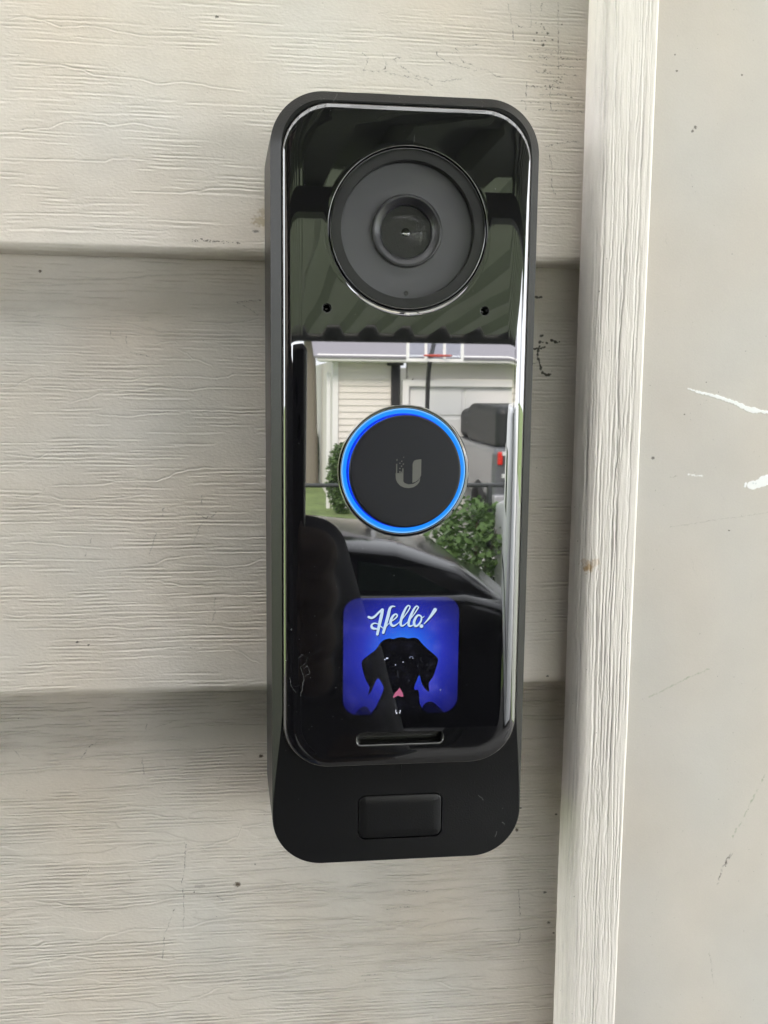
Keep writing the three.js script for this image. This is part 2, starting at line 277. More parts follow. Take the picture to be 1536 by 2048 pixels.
function sidingSurface() {
  const R = new Relief(1220, 2048, -78, -176, 162, 272);
  R.fill((x, y, o) => {
    const n1 = noise(x * 0.05 + 3, y * 0.06), n2 = fbm(x * 0.12 + 9, y * 0.16 + 2, 4), n3 = noise(x * 0.7, y * 2.2), n4 = noise(x * 3.1, y * 3.1), warm = noise(x * 0.035 + 30, y * 0.045 + 12);
    const v = 1 + 0.035 * n1 + 0.06 * n2 + 0.02 * n3 + 0.03 * n4;
    o[0] = 0.64 * v * (1 + 0.025 * warm); o[1] = 0.588 * v * (1 - 0.012 * warm); o[2] = 0.525 * v * (1 - 0.05 * warm);
    o[3] = 0.010 * n4 + 0.022 * noise(x * 1.1 + 50, y * 2.4) + 0.02 * noise(x * 0.13, y * 0.5) + 0.03 * noise(x * 0.03 + 7, y * 0.12);
  });
  // short grooves of the moulded grain, in bundles
  for (let n = 0; n < 8200; n++) {
    const x = rr(-85, 90), y = rr(-176, 96), low = y < -72.8, mid = !low && y < LAP0;
    const m = fbm(x * 0.035 + (low ? 20 : mid ? 50 : 80), y * 0.11 + 4, 3);
    if (m < (low ? -0.14 : mid ? -0.10 : -0.02)) continue;
    const L = rr(2.5, low ? 14 : 12) * (rnd() < 0.15 ? 1.8 : 1), sl = 0.03 * noise(x * 0.02, y * 0.05) + rr(-0.015, 0.015), p = [];
    const yy = Math.round(y / 0.85) * 0.85 + rr(-0.16, 0.16);
    for (let k = 0; k <= 4; k++) p.push([x + L * k / 4, yy + sl * L * k / 4 + 0.28 * noise((x + L * k / 4) * 0.06, yy * 0.12)]);
    { const q = Math.floor((yy - R.y0) * R.sy) * R.w + Math.floor(clamp(x + L / 2, -77, 83) * R.sx - R.x0 * R.sx); if (R.z[q] < -0.075) continue; }
    const d = low ? rr(0.10, 0.27) : mid ? rr(0.05, 0.15) : rr(0.035, 0.11);
    R.grooveX(p, d, low ? rr(0.13, 0.22) : rr(0.15, 0.25), !low && rnd() < 0.25 ? rr(0.03, 0.09) : 0, low ? 1.0 : 0.5);
  }
  // raised plateaus of the deepest grain on the lowest board
  for (let j = 0; j < R.h; j++) for (let i = 0; i < R.w; i++) {
    const y = R.y0 + j / R.sy; if (y > -84) break;
    const x = R.x0 + i / R.sx, f = noise(x * 0.028 + 61, y * 0.16 + 0.02 * x) + 0.4 * noise(x * 0.11, y * 0.5 + 8), s = sstep(0.10, 0.17, f) * sstep(-84, -92, y);
    R.z[j * R.w + i] += 0.10 * s;
  }
  for (const a of [WAVY_LINES_A, WAVY_LINES_B]) for (const l of a) { const p = pairs(l), low = p[0][1] < -72.8; R.grooveX(p, low ? 0.15 : 0.10, low ? 0.24 : 0.2, low ? 0.10 : 0.2, low ? 1.1 : 0.7); }
  for (let k = 0; k < R.z.length; k++) R.z[k] = 0.2 * Math.tanh(R.z[k] / 0.2);
  // dirt: hair cracks, mould, specks, a rust weep beside the doorbell
  const dark = [0.045, 0.042, 0.03], brown = [0.10, 0.07, 0.045], ochre = [0.34, 0.25, 0.11];
  HAIR_CRACKS.forEach((l, k) => { const p = pairs(l), mould = k >= 14 && k <= 20; R.mark(p, mould ? 0.42 : 0.15, dark, mould ? 0.85 : 0.36, mould ? 0.9 : 0.8); });
  for (let n = 0; n < 90; n++) { const x = 63 + 7 * rnd() + 3 * rnd(), y = 66 + 17 * rnd(); if (fbm(x * 0.3, y * 0.4) > -0.05) R.speck(x, y, rr(0.08, 0.26), dark, rr(0.3, 0.8), rr(0.5, 1)); }
  for (let k = 0; k < 9; k++) R.mark([[rr(60, 66), 63 + k * 1.7], [rr(70, 76), 63 + k * 1.7 + rr(-0.4, 0.4)]], 0.16, dark, 0.3, 0.9);
  for (let n = 0; n < 46; n++) { const x = rr(-14.5, -4), y = 30.9 + 0.25 * noise(x, 3) - (x + 14) * 0.03; R.speck(x, y + rr(-0.25, 0.25), rr(0.06, 0.16), dark, 0.7, 0.6); }
  for (let n = 0; n < 60; n++) R.speck(rr(-7, 2), rr(-75.6, -73.6), rr(0.06, 0.2), dark, 0.6, 0.6);
  R.speck(0.6, 35.5, 1.3, ochre, 0.55, 0.5); R.speck(-0.5, 33.2, 0.35, dark, 0.7, 0.4); R.speck(1.4, 37.5, 1.0, ochre, 0.4, 0.6);
  for (let i = 0; i < SPECKS.length; i += 2) R.speck(SPECKS[i], SPECKS[i + 1], rr(0.2, 0.42), dark, 0.85, rr(0.6, 1.2));
  for (const [x, y, r, s] of [[-5.9, -123.8, 0.75, 0.8], [-15.2, -123.6, 0.6, 0.35], [-49.5, 24.4, 0.38, 1.4], [0, -92.2, 0.5, 0.8], [65.1, -113.5, 0.55, 1.2]]) R.speck(x, y, r, brown, s > 0.5 ? 0.85 : 0.3, s);
  for (let n = 0; n < 260; n++) { const x = rr(-70, 76), y = rr(-172, 92); R.speck(x, y, rr(0.05, 0.15), rnd() < 0.5 ? brown : dark, rr(0.25, 0.75)); }
  for (let n = 0; n < 22; n++) { const x = rr(-60, 70), y = rr(-165, 85); R.mark([[x, y], [x + rr(-3, 3), y + rr(-2, 2)], [x + rr(-4, 5), y + rr(-3, 3)]], 0.1, brown, 0.22, 0.6); }
  return R;
}
const siding = sidingSurface();
const sidingMat = phys({ color: 0xffffff, roughness: 0.52, ...siding.maps(1.0) });
{
  const g = thing('siding_wall', 'cream wood-grain vinyl siding wall in wide overlapping boards behind the doorbell', 'wall', [0, EYE, 0]);
  // face, rolled lip, underside and the return that the next board hides behind
  const prof = [[108, -12.2], [80, -9.2], [50, -6.0], [25, -3.2], [8, -1.1], [3.0, -0.5]];
  for (let a = 12; a >= -90; a -= 8.5) { const t = a * Math.PI / 180; prof.push([1.7 + 1.7 * Math.sin(t), -2.15 + 1.8 * Math.cos(t)]); }
  prof.push([0.1, -7], [0.4, -16]);
  for (let k = -14; k <= 15; k++) {
    const seen = k >= -3 && k <= 2, xs = []; const b = LAP0 + k * LAP;
    xs.push(-2500, -900, -300); if (seen) for (let x = -120; x < 83.6; x += 1.6) xs.push(x); else xs.push(-120); xs.push(84.6);
    const pos = [], uv = [], idx = [], m = prof.length;
    for (const x of xs) for (let i = 0; i < m; i++) {
      let [y, z] = prof[i]; const w = seen && x > -200 ? 1 : 0, nearLip = i > 4 && i < m - 1 ? 1 : 0.15;
      y += w * nearLip * (0.22 * noise(x * 0.045 + k * 9, 2) + 0.09 * noise(x * 0.3, k * 5)); z += w * (0.35 * noise(x * 0.018 + k * 5, y * 0.02) + 0.10 * nearLip * noise(x * 0.16, k * 3 + 1));
      pos.push(x, b + y, z);
      uv.push((x - siding.x0) / siding.wm, (b + y - (i >= m - 2 ? 3 + (i - m + 2) * 9 : 0) - siding.y0) / siding.hm);
    }
    for (let a = 0; a < xs.length - 1; a++) for (let i = 0; i < m - 1; i++) { const p = a * m + i, q = p + m; idx.push(p, p + 1, q, p + 1, q + 1, q); }
    const geo = new THREE.BufferGeometry(); geo.setAttribute('position', new THREE.Float32BufferAttribute(pos, 3)); geo.setAttribute('uv', new THREE.Float32BufferAttribute(uv, 2)); geo.setIndex(idx); geo.computeVertexNormals();
    part('siding_board', near(geo), sidingMat, g);
  }
  part('wall_core', box(8, 4.2, 0.2, -0.6, -0.4, -0.125), std({ color: lin(0.5, 0.48, 0.42), roughness: 0.9 }), g);
}

// edge strip with vertical grain
{
  const prof = [[85.8, -15], [85.4, -6], [85.0, 4.2], [78.5, 4.5], [74.0, 4.5]];
  for (let a = 250; a >= 90; a -= 8) { const t = a * Math.PI / 180; prof.push(a > 180 ? [73.4 + 0.9 * Math.cos(t), 5.4 + 0.9 * Math.sin(t)] : [76.6 + 4.1 * Math.cos(t), 5.4 + 5.6 * Math.sin(t)]); }
  for (let x = 77.2; x < 85.6; x += 0.6) prof.push([x, 11 + 0.12 * Math.sin((x - 76.6) / 9.2 * Math.PI)]);
  for (let a = 90; a >= 0; a -= 15) { const t = a * Math.PI / 180; prof.push([85.7 + 0.8 * Math.cos(t), 10.2 + 0.8 * Math.sin(t)]); }
  prof.push([86.5, 9], [86.5, -14]);
  const arc = [0]; for (let i = 1; i < prof.length; i++) arc.push(arc[i - 1] + Math.hypot(prof[i][0] - prof[i - 1][0], prof[i][1] - prof[i - 1][1]));
  let flank = prof.findIndex((p) => p[0] < 72.6); const top = arc[flank], R = new Relief(760, 2048, top - 8, -176, 44, 272);      // u = distance round the profile
  R.fill((s, y, o) => {
    const n1 = noise(s * 0.13, y * 0.05), n2 = fbm(s * 0.3 + 5, y * 0.12, 4), n4 = noise(s * 3, y * 3), v = 1 + 0.03 * n1 + 0.05 * n2 + 0.025 * n4;
    o[0] = 0.79 * v; o[1] = 0.735 * v; o[2] = 0.685 * v; o[3] = 0.010 * n4 + 0.05 * noise(s * 0.9, y * 0.09) + 0.03 * noise(s * 2.4, y * 0.3);
  });
  // grooves that run along y
  const grooveY = (s0, y0, L, depth, sig, tint, drift) => {
    const j0 = Math.max(0, Math.ceil((y0 - R.y0) * R.sy)), j1 = Math.min(R.h - 1, Math.floor((y0 + L - R.y0) * R.sy));
    for (let j = j0; j <= j1; j++) {
      const y = R.y0 + (j + 0.5) / R.sy, s = s0 + drift * (y - y0) + 0.45 * noise(y * 0.05, s0 * 2) + 0.14 * noise(y * 0.33, s0 * 5) + 0.05 * noise(y * 1.6, s0 * 9), k = Math.max(0, Math.min(1, (y - y0) / 3, (y0 + L - y) / 3)) * (0.6 + 0.7 * Math.abs(noise(y * 0.2, s0 * 4)));
      const i0 = Math.max(0, Math.floor((s - 5 * sig - R.x0) * R.sx)), i1 = Math.min(R.w - 1, Math.ceil((s + 5 * sig - R.x0) * R.sx));
      for (let i = i0; i <= i1; i++) { const d = (R.x0 + (i + 0.5) / R.sx - s) / sig, q = j * R.w + i, g = Math.exp(-d * d); R.z[q] += k * depth * (-g + 0.35 * Math.exp(-(d + 2) * (d + 2) * 0.7)); const m = 1 - clamp(tint * k * g); for (let c = 0; c < 3; c++) R.c[q * 3 + c] *= m; }
    }
  };
  for (let n = 0; n < 900; n++) {
    const s = rr(top - 2, top + 20), y = rr(-190, 96), on = fbm(s * 0.22 + 3, y * 0.03 + 40, 3) + 0.10 * (s > top + 3 && s < top + 17 ? 1 : -0.8);
    if (on < 0.02) continue;
    const flat = sstep(top + 1, top + 6, s); grooveY(s, y, rr(5, 38), (0.03 + 0.12 * rnd() * rnd()) * (0.35 + 0.65 * flat), rr(0.12, 0.24), rnd() < 0.4 ? 0.08 : 0.02, 0.012 * noise(s * 0.4, y * 0.02));
  }
  for (let k = 0; k < 44; k++) grooveY(top + rr(4, 16.5), rr(-178, 60), rr(25, 80), rr(0.11, 0.21), rr(0.16, 0.26), 0.10, rr(-0.02, 0.02));
  for (let n = 0; n < 60; n++) R.speck(rr(top - 4, top + 17), rr(-170, 90), rr(0.06, 0.2), [0.12, 0.09, 0.06], rr(0.2, 0.7));
  for (const [s, y, r, a] of [[6.6, -41.5, 1.5, 0.42], [5.9, -42.2, 0.7, 0.55], [8.4, -40.6, 1.0, 0.3], [5.5, -40.4, 0.8, 0.3], [6.8, -41.8, 0.9, 0.6]]) R.speck(top + s, y, r, [0.44, 0.26, 0.09], a, 0.9);
  for (let n = 0; n < 40; n++) R.speck(top + rr(4, 10), -41.5 + rr(-2, 2), rr(0.08, 0.24), [0.42, 0.26, 0.10], rr(0.15, 0.4));
  const mat = phys({ color: 0xffffff, roughness: 0.5, ...R.maps(0.8) });
  const g = thing('edge_strip', 'pale vertical wood-grain edging strip between the siding and the flat door panel', 'trim', [0, EYE, 0]);
  const pos = [], uv = [], idx = [], m = prof.length, ys = [-1450, -500]; for (let y = -200; y <= 110; y += 1.2) ys.push(y); ys.push(400, 1600);
  for (const y of ys) for (let i = 0; i < m; i++) {
    const f = y > -201 && y < 111 ? 1 : 0, wob = f * (0.25 * noise(y * 0.02, 3) + 0.07 * noise(y * 0.22, 8));
    pos.push(prof[i][0] + (i < flank + 12 ? wob : 0.4 * wob) + f * (i > flank && i < m - 3 ? 0.03 * noise(y * 0.5, i) : 0), y, prof[i][1] + f * (i > flank && i < m - 2 ? 0.05 * noise(y * 0.35, i * 0.8) : 0)); uv.push((arc[i] - R.x0) / R.wm, (y - R.y0) / R.hm);
  }
  for (let a = 0; a < ys.length - 1; a++) for (let i = 0; i < m - 1; i++) { const p = a * m + i, q = p + m; idx.push(p, p + 1, q, p + 1, q + 1, q); }
  const geo = new THREE.BufferGeometry(); geo.setAttribute('position', new THREE.Float32BufferAttribute(pos, 3)); geo.setAttribute('uv', new THREE.Float32BufferAttribute(uv, 2)); geo.setIndex(idx); geo.computeVertexNormals();
  part('grained_face', near(geo), mat, g);
}

// flat painted panel on the right with white scrape marks
{
  const R = new Relief(760, 2048, 88.1, -176, 101, 272);
  R.fill((x, y, o) => {
    const n1 = noise(x * 0.04 + 8, y * 0.04 + 3), n2 = fbm(x * 0.1 + 2, y * 0.09 + 7, 4), n3 = noise(x * 2.6, y * 2.6), warm = noise(x * 0.05 + 70, y * 0.03), v = 1 + 0.03 * n1 + 0.045 * n2 + 0.025 * n3;
    o[0] = 0.59 * v * (1 + 0.03 * warm); o[1] = 0.545 * v; o[2] = 0.495 * v * (1 - 0.03 * warm); o[3] = 0.006 * n3 + 0.005 * noise(x * 0.7, y * 0.7);
  });
  const grey = [0.24, 0.23, 0.18], white = [0.93, 0.93, 0.93], dark = [0.07, 0.06, 0.045], green = [0.36, 0.38, 0.28];
  R.mark(pairs([96.9, -33.4, 101.3, -32.8, 105.1, -32.2, 109.8, -31.5, 113.9, -31.1, 121.5, -30]), 0.14, grey, 0.25, 0.6);
  R.mark(pairs([93.8, -75.2, 97.9, -73.3, 103.1, -70.8, 108.8, -68.4]), 0.3, green, 0.25, 0.7);
  R.mark(pairs([116.9, -116.6, 115, -120.6, 114.1, -124.4]), 0.3, dark, 0.4, 1);
  R.mark(pairs([117.4, -116.6, 115.9, -120.0]), 0.2, dark, 0.35, 1); R.mark(pairs([125, -96.2, 122.6, -101.3, 117.3, -112.5]), 0.3, green, 0.28, 1);
  R.mark(pairs([112.9, -142.8, 114.5, -151.4]), 0.18, grey, 0.3, 1); R.mark(pairs([96.4, -21.5, 98.6, -21.0]), 0.2, grey, 0.3, 0.7); R.mark(pairs([101, -20.8, 104.5, -21.2]), 0.35, white, 0.35, 1);
  // white paint scrapes
  const scrape = pairs([99.7, -0.6, 101.8, -1.3, 104.9, -1.9, 108.4, -2.8, 111.6, -3.9, 114.8, -5.2, 117.3, -5.7, 120, -6, 126, -6.9]);
  for (let s = 0; s < scrape.length - 1; s++) R.mark([scrape[s], scrape[s + 1]], [0.3, 0.55, 0.68, 0.7, 0.95, 1.05, 0.6, 0.55][s], white, 1, 0.42, 0.06);
  for (let n = 0; n < 3; n++) { R.mark(pairs([116.6, -23.4, 118.2, -23.2, 119.8, -22.6, 121.4, -22.2]), 1.9, white, 1, 0.25, 0.06); R.mark(pairs([119.8, -22.4, 121.5, -21.9, 126, -21.4]), 2.3, white, 1, 0.2, 0.06); R.mark(pairs([115.4, -22.9, 115.3, -23.7]), 0.5, white, 1, 0.3, 0.05); }
  R.speck(117.3, -22.9, 0.3, [0.62, 0.66, 0.68], 0.6); R.speck(118.0, -23.0, 0.25, [0.62, 0.66, 0.68], 0.6);
  for (const [x, y, r] of [[98.4, 58.1, 0.45], [97.8, 57.3, 0.35], [92.8, 73.5, 0.22], [108.8, 69.9, 0.28], [93.4, 70.1, 0.25], [92, -16.9, 0.38], [111.9, -34.3, 0.22], [104.2, 0.9, 0.18], [99.2, -6.6, 0.2]]) R.speck(x, y, r, dark, 0.8, rr(0.6, 1.3));
  for (let n = 0; n < 240; n++) R.speck(rr(90, 134), rr(-172, 92), rr(0.05, 0.15), rnd() < 0.5 ? grey : dark, rr(0.15, 0.6));
  for (let n = 0; n < 26; n++) { const x = rr(92, 132), y = rr(-168, 88); R.mark([[x, y], [x + rr(-2, 2), y + rr(-3, 3)]], 0.1, grey, 0.14, 0.8); }
  const gm = box(1000, 3100, 60, 586.6, 100, -20), p = gm.attributes.position;
  R.uv(gm, (i) => p.getX(i) / 0.978, (i) => p.getY(i) / 0.978);   // marks were measured 5 mm further back
  const mat = phys({ color: 0xffffff, roughness: 0.5, ...R.maps() });
  solo('door_panel', near(gm), mat, 'flat cream painted door panel with white scrape marks right of the edging strip', 'panel', [0, EYE, 0]);
}

// ---------------------------------------------------------------- the doorbell
const BX = 29.4, bell = thing('video_doorbell', 'tall black video doorbell with glowing blue ring button and small screen', 'doorbell', [0.0294, EYE - 0.0234, 0]);
const bm = (g) => near(g.translate(-BX, 23.4, 0));
const blackGlass = phys({ color: lin(0.004, 0.004, 0.005), roughness: 0.015, ior: MIRROR_IOR });
{ // dust and hair scratches lie on the glass
  const R = new Relief(512, 1024, 4, -82, 51, 137); const dust = [0.42, 0.42, 0.42];
  R.fill((x, y, o) => { o[0] = o[1] = 0.004; o[2] = 0.005; });
  for (let n = 0; n < 70; n++) R.speck(rr(5, 54), rr(-80, 53), rr(0.05, 0.10), dust, rr(0.3, 0.9));
  for (let n = 0; n < 10; n++) R.speck(rr(5, 16), rr(-72, -46), rr(0.06, 0.12), dust, 0.9);
  R.mark([[29.6, 44.5], [30.2, 46.5], [30.4, 48]], 0.1, [0.2, 0.2, 0.2], 0.6, 0.3);
  R.mark([[7.6, -56.5], [8.4, -55.6], [9.6, -56.2], [9.2, -57.4], [8.2, -58.2], [8.8, -60.3], [10.2, -59.6], [9.6, -58.0], [8.9, -58.6]], 0.09, [0.16, 0.16, 0.16], 0.7, 0.3);
  R.mark([[8.9, -60.3], [8.5, -63], [8.2, -64.4]], 0.11, [0.22, 0.22, 0.22], 0.8, 0.3); R.mark([[6.0, -60.5], [6.3, -62.4], [7.2, -63.6]], 0.09, [0.22, 0.22, 0.22], 0.7, 0.5);
  R.mark([[10.2, -55.8], [12.5, -54.5], [14, -54.8]], 0.07, [0.1, 0.1, 0.1], 0.5, 0.5);
  const { map } = R.maps(); blackGlass.map = map; blackGlass.color.setRGB(1, 1, 1); blackGlass.userData.R = R;
}
const glassUV = (g) => { const p = g.attributes.position; return blackGlass.userData.R.uv(g, (i) => p.getX(i), (i) => p.getY(i)); };
const plasticRelief = new Relief(512, 1024, -2, -106, 64, 166);
plasticRelief.fill((x, y, o) => { const v = 1 + 0.12 * fbm(x * 0.3, y * 0.3, 3); o[0] = 0.0065 * v; o[1] = 0.0065 * v; o[2] = 0.0072 * v; o[3] = 0.012 * noise(x * 3.3, y * 3.3); });
for (let n = 0; n < 150; n++) { const top = rnd() < 0.6; plasticRelief.speck(rr(2, 57), top ? rr(51, 57) : rr(-103, 50), rr(0.05, 0.12), [0.3, 0.29, 0.27], rr(0.2, 0.6)); }
for (const p of [[[47, -89], [48.2, -90.2]], [[52.6, -95.4], [53.1, -96.1]], [[51.4, -97.6], [51.0, -98.8]], [[14.6, 53.8], [15.5, 55.8]], [[46.2, -78.2], [46.4, -78.3]]]) plasticRelief.mark(p, 0.11, [0.2, 0.2, 0.2], 0.7, 0.4);
const plastic = phys({ color: 0xffffff, roughness: 0.33, specularIntensity: 0.7, ...plasticRelief.maps() });
const plasticUV = (g) => { const p = g.attributes.position; return plasticRelief.uv(g, (i) => p.getX(i), (i) => p.getY(i)); };
const plain = (v, r) => phys({ color: lin(v, v, v * 1.03), roughness: r });
const voidMat = plain(0.006, 0.8);

// housing: draft-angled body, chamfer that runs out towards the sloping chin, pocket for the glass
const faceZ = (y) => lerp(26.3, 28.6, sstep(-91.5, -64, y)), OZ = 26.2;
{
  const base = rrect(BX, -23.35, 27.0, 79.65, 10.6, 26, 70);
  const ring = (off, z) => base.map(([x, y, nx, ny]) => [x + nx * off, y + ny * off, typeof z === 'function' ? z(y) : z]);
  const inner = base.map(([x, y, nx, ny]) => { const z = faceZ(y), d = 0.12 + (z - OZ) * 0.86; return [x - nx * d, y - ny * d, z]; });
  const rings = [ring(0.95, 0.1), ring(0.5, 14), ring(0.03, 25.9), ring(0, OZ), inner];
  for (const t of [0.15, 0.35, 0.6, 0.85]) rings.push(inner.map(([x, y]) => { const ax = BX, ay = clamp(y, -84, 36), X = lerp(x, ax, t), Y = lerp(y, ay, t); return [X, Y, faceZ(Y)]; }));
  rings.push(inner.map(([x, y]) => { const Y = clamp(y, -84, 36); return [BX + (x - BX) * 0.02, Y, faceZ(Y)]; }));
  const skin = loft(rings, true, true), body = crease(skin, 0.4);
  const brush = (g) => { const b = new Brush(strip(g)); b.updateMatrixWorld(); return b; };
  const ev = new Evaluator(); ev.attributes = ['position', 'normal']; ev.useGroups = false;
  const prism = (sh, z0, z1, bevel = 0) => new THREE.ExtrudeGeometry(sh, { depth: z1 - z0, bevelEnabled: false, curveSegments: 24 }).translate(0, 0, z0);
  const raw = brush(body);
  let h = ev.evaluate(raw, brush(prism(rshape(BX, -13.45, 24.95, 67.25, 9.9), 26.05, 40)), SUBTRACTION); h.updateMatrixWorld();
  h = ev.evaluate(h, brush(prism(rshape(29.9, -93.05, 9.25, 5.05, 1.75), 24.9, 40)), SUBTRACTION);
  part('housing', bm(plasticUV(strip(h.geometry))), plastic, bell);
  // the cover tab fills its recess but for a hairline groove; its rim is eased
  const tab = rrect(29.9, -93.05, 9.0, 4.8, 1.6, 12, 30), tr = (off, dz) => tab.map(([x, y, nx, ny]) => [x + nx * off, y + ny * off, faceZ(y) + dz]);
  part('cover_tab', bm(plasticUV(crease(loft([tr(0, -1.3), tr(0, -0.2), tr(-0.06, -0.06), tr(-0.2, 0.0), tr(-2, 0.01)], false, true), 0.9))), plastic, bell);
}

// front glass with rolled edges; openings for lens, microphones, button, screen and speaker
const GW = 24.75, GH = 67.05, GY = -13.45, GR = 9.7, FIL = 4.2, DROP = 1.55, GZ = 30;
const LENS = [29.4, 29.95], BTN = [29.1, -17.8], MICS = [[13.38, 14.45], [45.15, 14.49]];
const SCREEN = [29.06, -56.4, 12.09, 12.43, 3.3], SLOT = [29.17, -74.2, 9.35, 1.5, 1.2];
{
  const sh = rshape(BX, GY, GW - FIL, GH - FIL, GR - FIL);
  sh.holes.push(circlePath(...LENS, 16.9, 160), circlePath(...BTN, 13.5, 160), ...MICS.map((m) => circlePath(...m, 0.95, 40)));
  for (const q of [SCREEN, SLOT]) { const p = new THREE.Path(), r = rrect(...q, 16, 0).reverse(); r.forEach((v, i) => i ? p.lineTo(v[0], v[1]) : p.moveTo(v[0], v[1])); p.closePath(); sh.holes.push(p); }
  const flat = new THREE.ShapeGeometry(sh).translate(0, 0, GZ);
  const base = rrect(BX, GY, GW - FIL, GH - FIL, GR - FIL, 16, 0), K = 34, n = base.length, pos = [], nor = [], idx = [];
  for (let k = 0; k <= K + 1; k++) for (const [x, y, nx, ny] of base) {
    const a = Math.min(k / K, 1) * Math.PI / 2, P = 2.5, s = Math.sin(a) ** (2 / P), c = Math.max(0, Math.cos(a)) ** (2 / P), sn = s ** (P - 1), cn = c ** (P - 1);
    pos.push(x + nx * FIL * s, y + ny * FIL * s, k > K ? 26.3 : GZ - DROP * (1 - c)); const l = Math.hypot(sn / FIL, cn / DROP); nor.push(nx * sn / FIL / l, ny * sn / FIL / l, cn / DROP / l);
  }
  for (let k = 0; k <= K; k++) for (let i = 0; i < n; i++) { const a = k * n + i, b = k * n + (i + 1) % n; idx.push(a, a + n, b, b, a + n, b + n); }
  const edge = new THREE.BufferGeometry(); edge.setAttribute('position', new THREE.Float32BufferAttribute(pos, 3)); edge.setAttribute('normal', new THREE.Float32BufferAttribute(nor, 3)); edge.setIndex(idx);
  const lensLip = turned([[16.9, 30], [16.7, 30.001], [16.5, 30.003], [16.3, 30.009], [16.12, 30.018], [15.98, 30.024], [15.88, 30.01], [15.8, 29.95], [15.76, 29.0]], ...LENS, 160);
  const btnLip = turned([[13.5, 30], [13.35, 30.001], [13.2, 30.007], [13.06, 30.02], [12.94, 30.035], [12.85, 30.035], [12.78, 30.0], [12.72, 29.4]], ...BTN, 160);
  part('glass_panel', bm(glassUV(merge([flat, edge, lensLip, btnLip]))), blackGlass, bell, 'glossy black mirror-like front glass');
}

// camera eye under a flat window
{
  const eye = new THREE.Group(); eye.name = 'camera_eye'; bell.add(eye);
  const pane = new THREE.RingGeometry(0.0001, 15.25, 128, 2).translate(...LENS, 29.95);
  part('window_pane', bm(strip(pane)), phys({ color: 0xffffff, roughness: 0, transmission: 1, thickness: 0, ior: 1.24 }), eye);
  part('window_rim', bm(turned([[15.62, 29.1], [15.62, 29.6], [15.55, 29.85], [15.4, 29.96], [15.25, 29.95]], ...LENS)), phys({ color: lin(0.006, 0.006, 0.007), roughness: 0.05, ior: 1.8 }), eye);
  part('printed_ring', bm(turned([[15.5, 29.7], [13.35, 29.7], [13.3, 29.55]], ...LENS)), plain(0.008, 0.7), eye);
  part('lens_well', bm(turned([[13.9, 29.5], [13.9, 26.9], [13.2, 26.9]], ...LENS)), plain(0.03, 0.7), eye);
  part('face_disc', bm(turned([[13.35, 26.6], [13.35, 27.0], [13.2, 27.1], [6, 27.1]], ...LENS)), phys({ color: lin(0.078, 0.077, 0.084), roughness: 0.5 }), eye);
  part('lens_barrel', bm(turned([[7.12, 27.0], [7.12, 27.9], [6.98, 28.12], [6.7, 28.2], [6.35, 28.12], [5.6, 27.5], [5.25, 27.25], [5.12, 27.0], [5.12, 25]], ...LENS)), phys({ color: lin(0.018, 0.0175, 0.021), roughness: 0.32 }), eye);
  const cap = (R, top, half) => { const d = []; for (let k = 0; k <= 20; k++) { const a = (1 - k / 20) * half; d.push([R * Math.sin(a) + 1e-4, top - R + R * Math.cos(a)]); } return turned(d, ...LENS, 72); };
  part('lens_glass', bm(cap(6.6, 27.75, 0.87)), phys({ color: 0xffffff, roughness: 0, transmission: 1, thickness: 0, ior: 1.22 }), eye, 'clear outer lens element');
  part('lens_glass', bm(cap(2.6, 26.2, 1.1)), phys({ color: lin(0.004, 0.004, 0.006), roughness: 0.01, ior: 1.8 }), eye, 'dark inner lens element');
  part('lens_iris', bm(turned([[5.1, 25.6], [3.4, 25.1], [3.2, 24.9], [2.4, 24.8], [0.0001, 24.8]], ...LENS, 64)), phys({ color: lin(0.001, 0.001, 0.001), roughness: 0.6, specularIntensity: 0.1 }), eye);
  part('sensor_hole', bm(turned([[0.48, 27.1], [0.44, 27.22], [0.34, 27.22], [0.3, 27.12], [0.22, 27.14], [0.0001, 27.16]], 29.5, 17.9, 32)), plain(0.02, 0.4), eye);
}
for (const m of MICS) part('microphone_hole', bm(turned([[0.95, 30], [0.9, 29.98], [0.72, 29.7], [0.66, 29.4], [0.64, 27.2], [0.0001, 27.2]], ...m, 40)), phys({ color: lin(0.03, 0.03, 0.03), roughness: 0.16, ior: 1.8 }), bell);

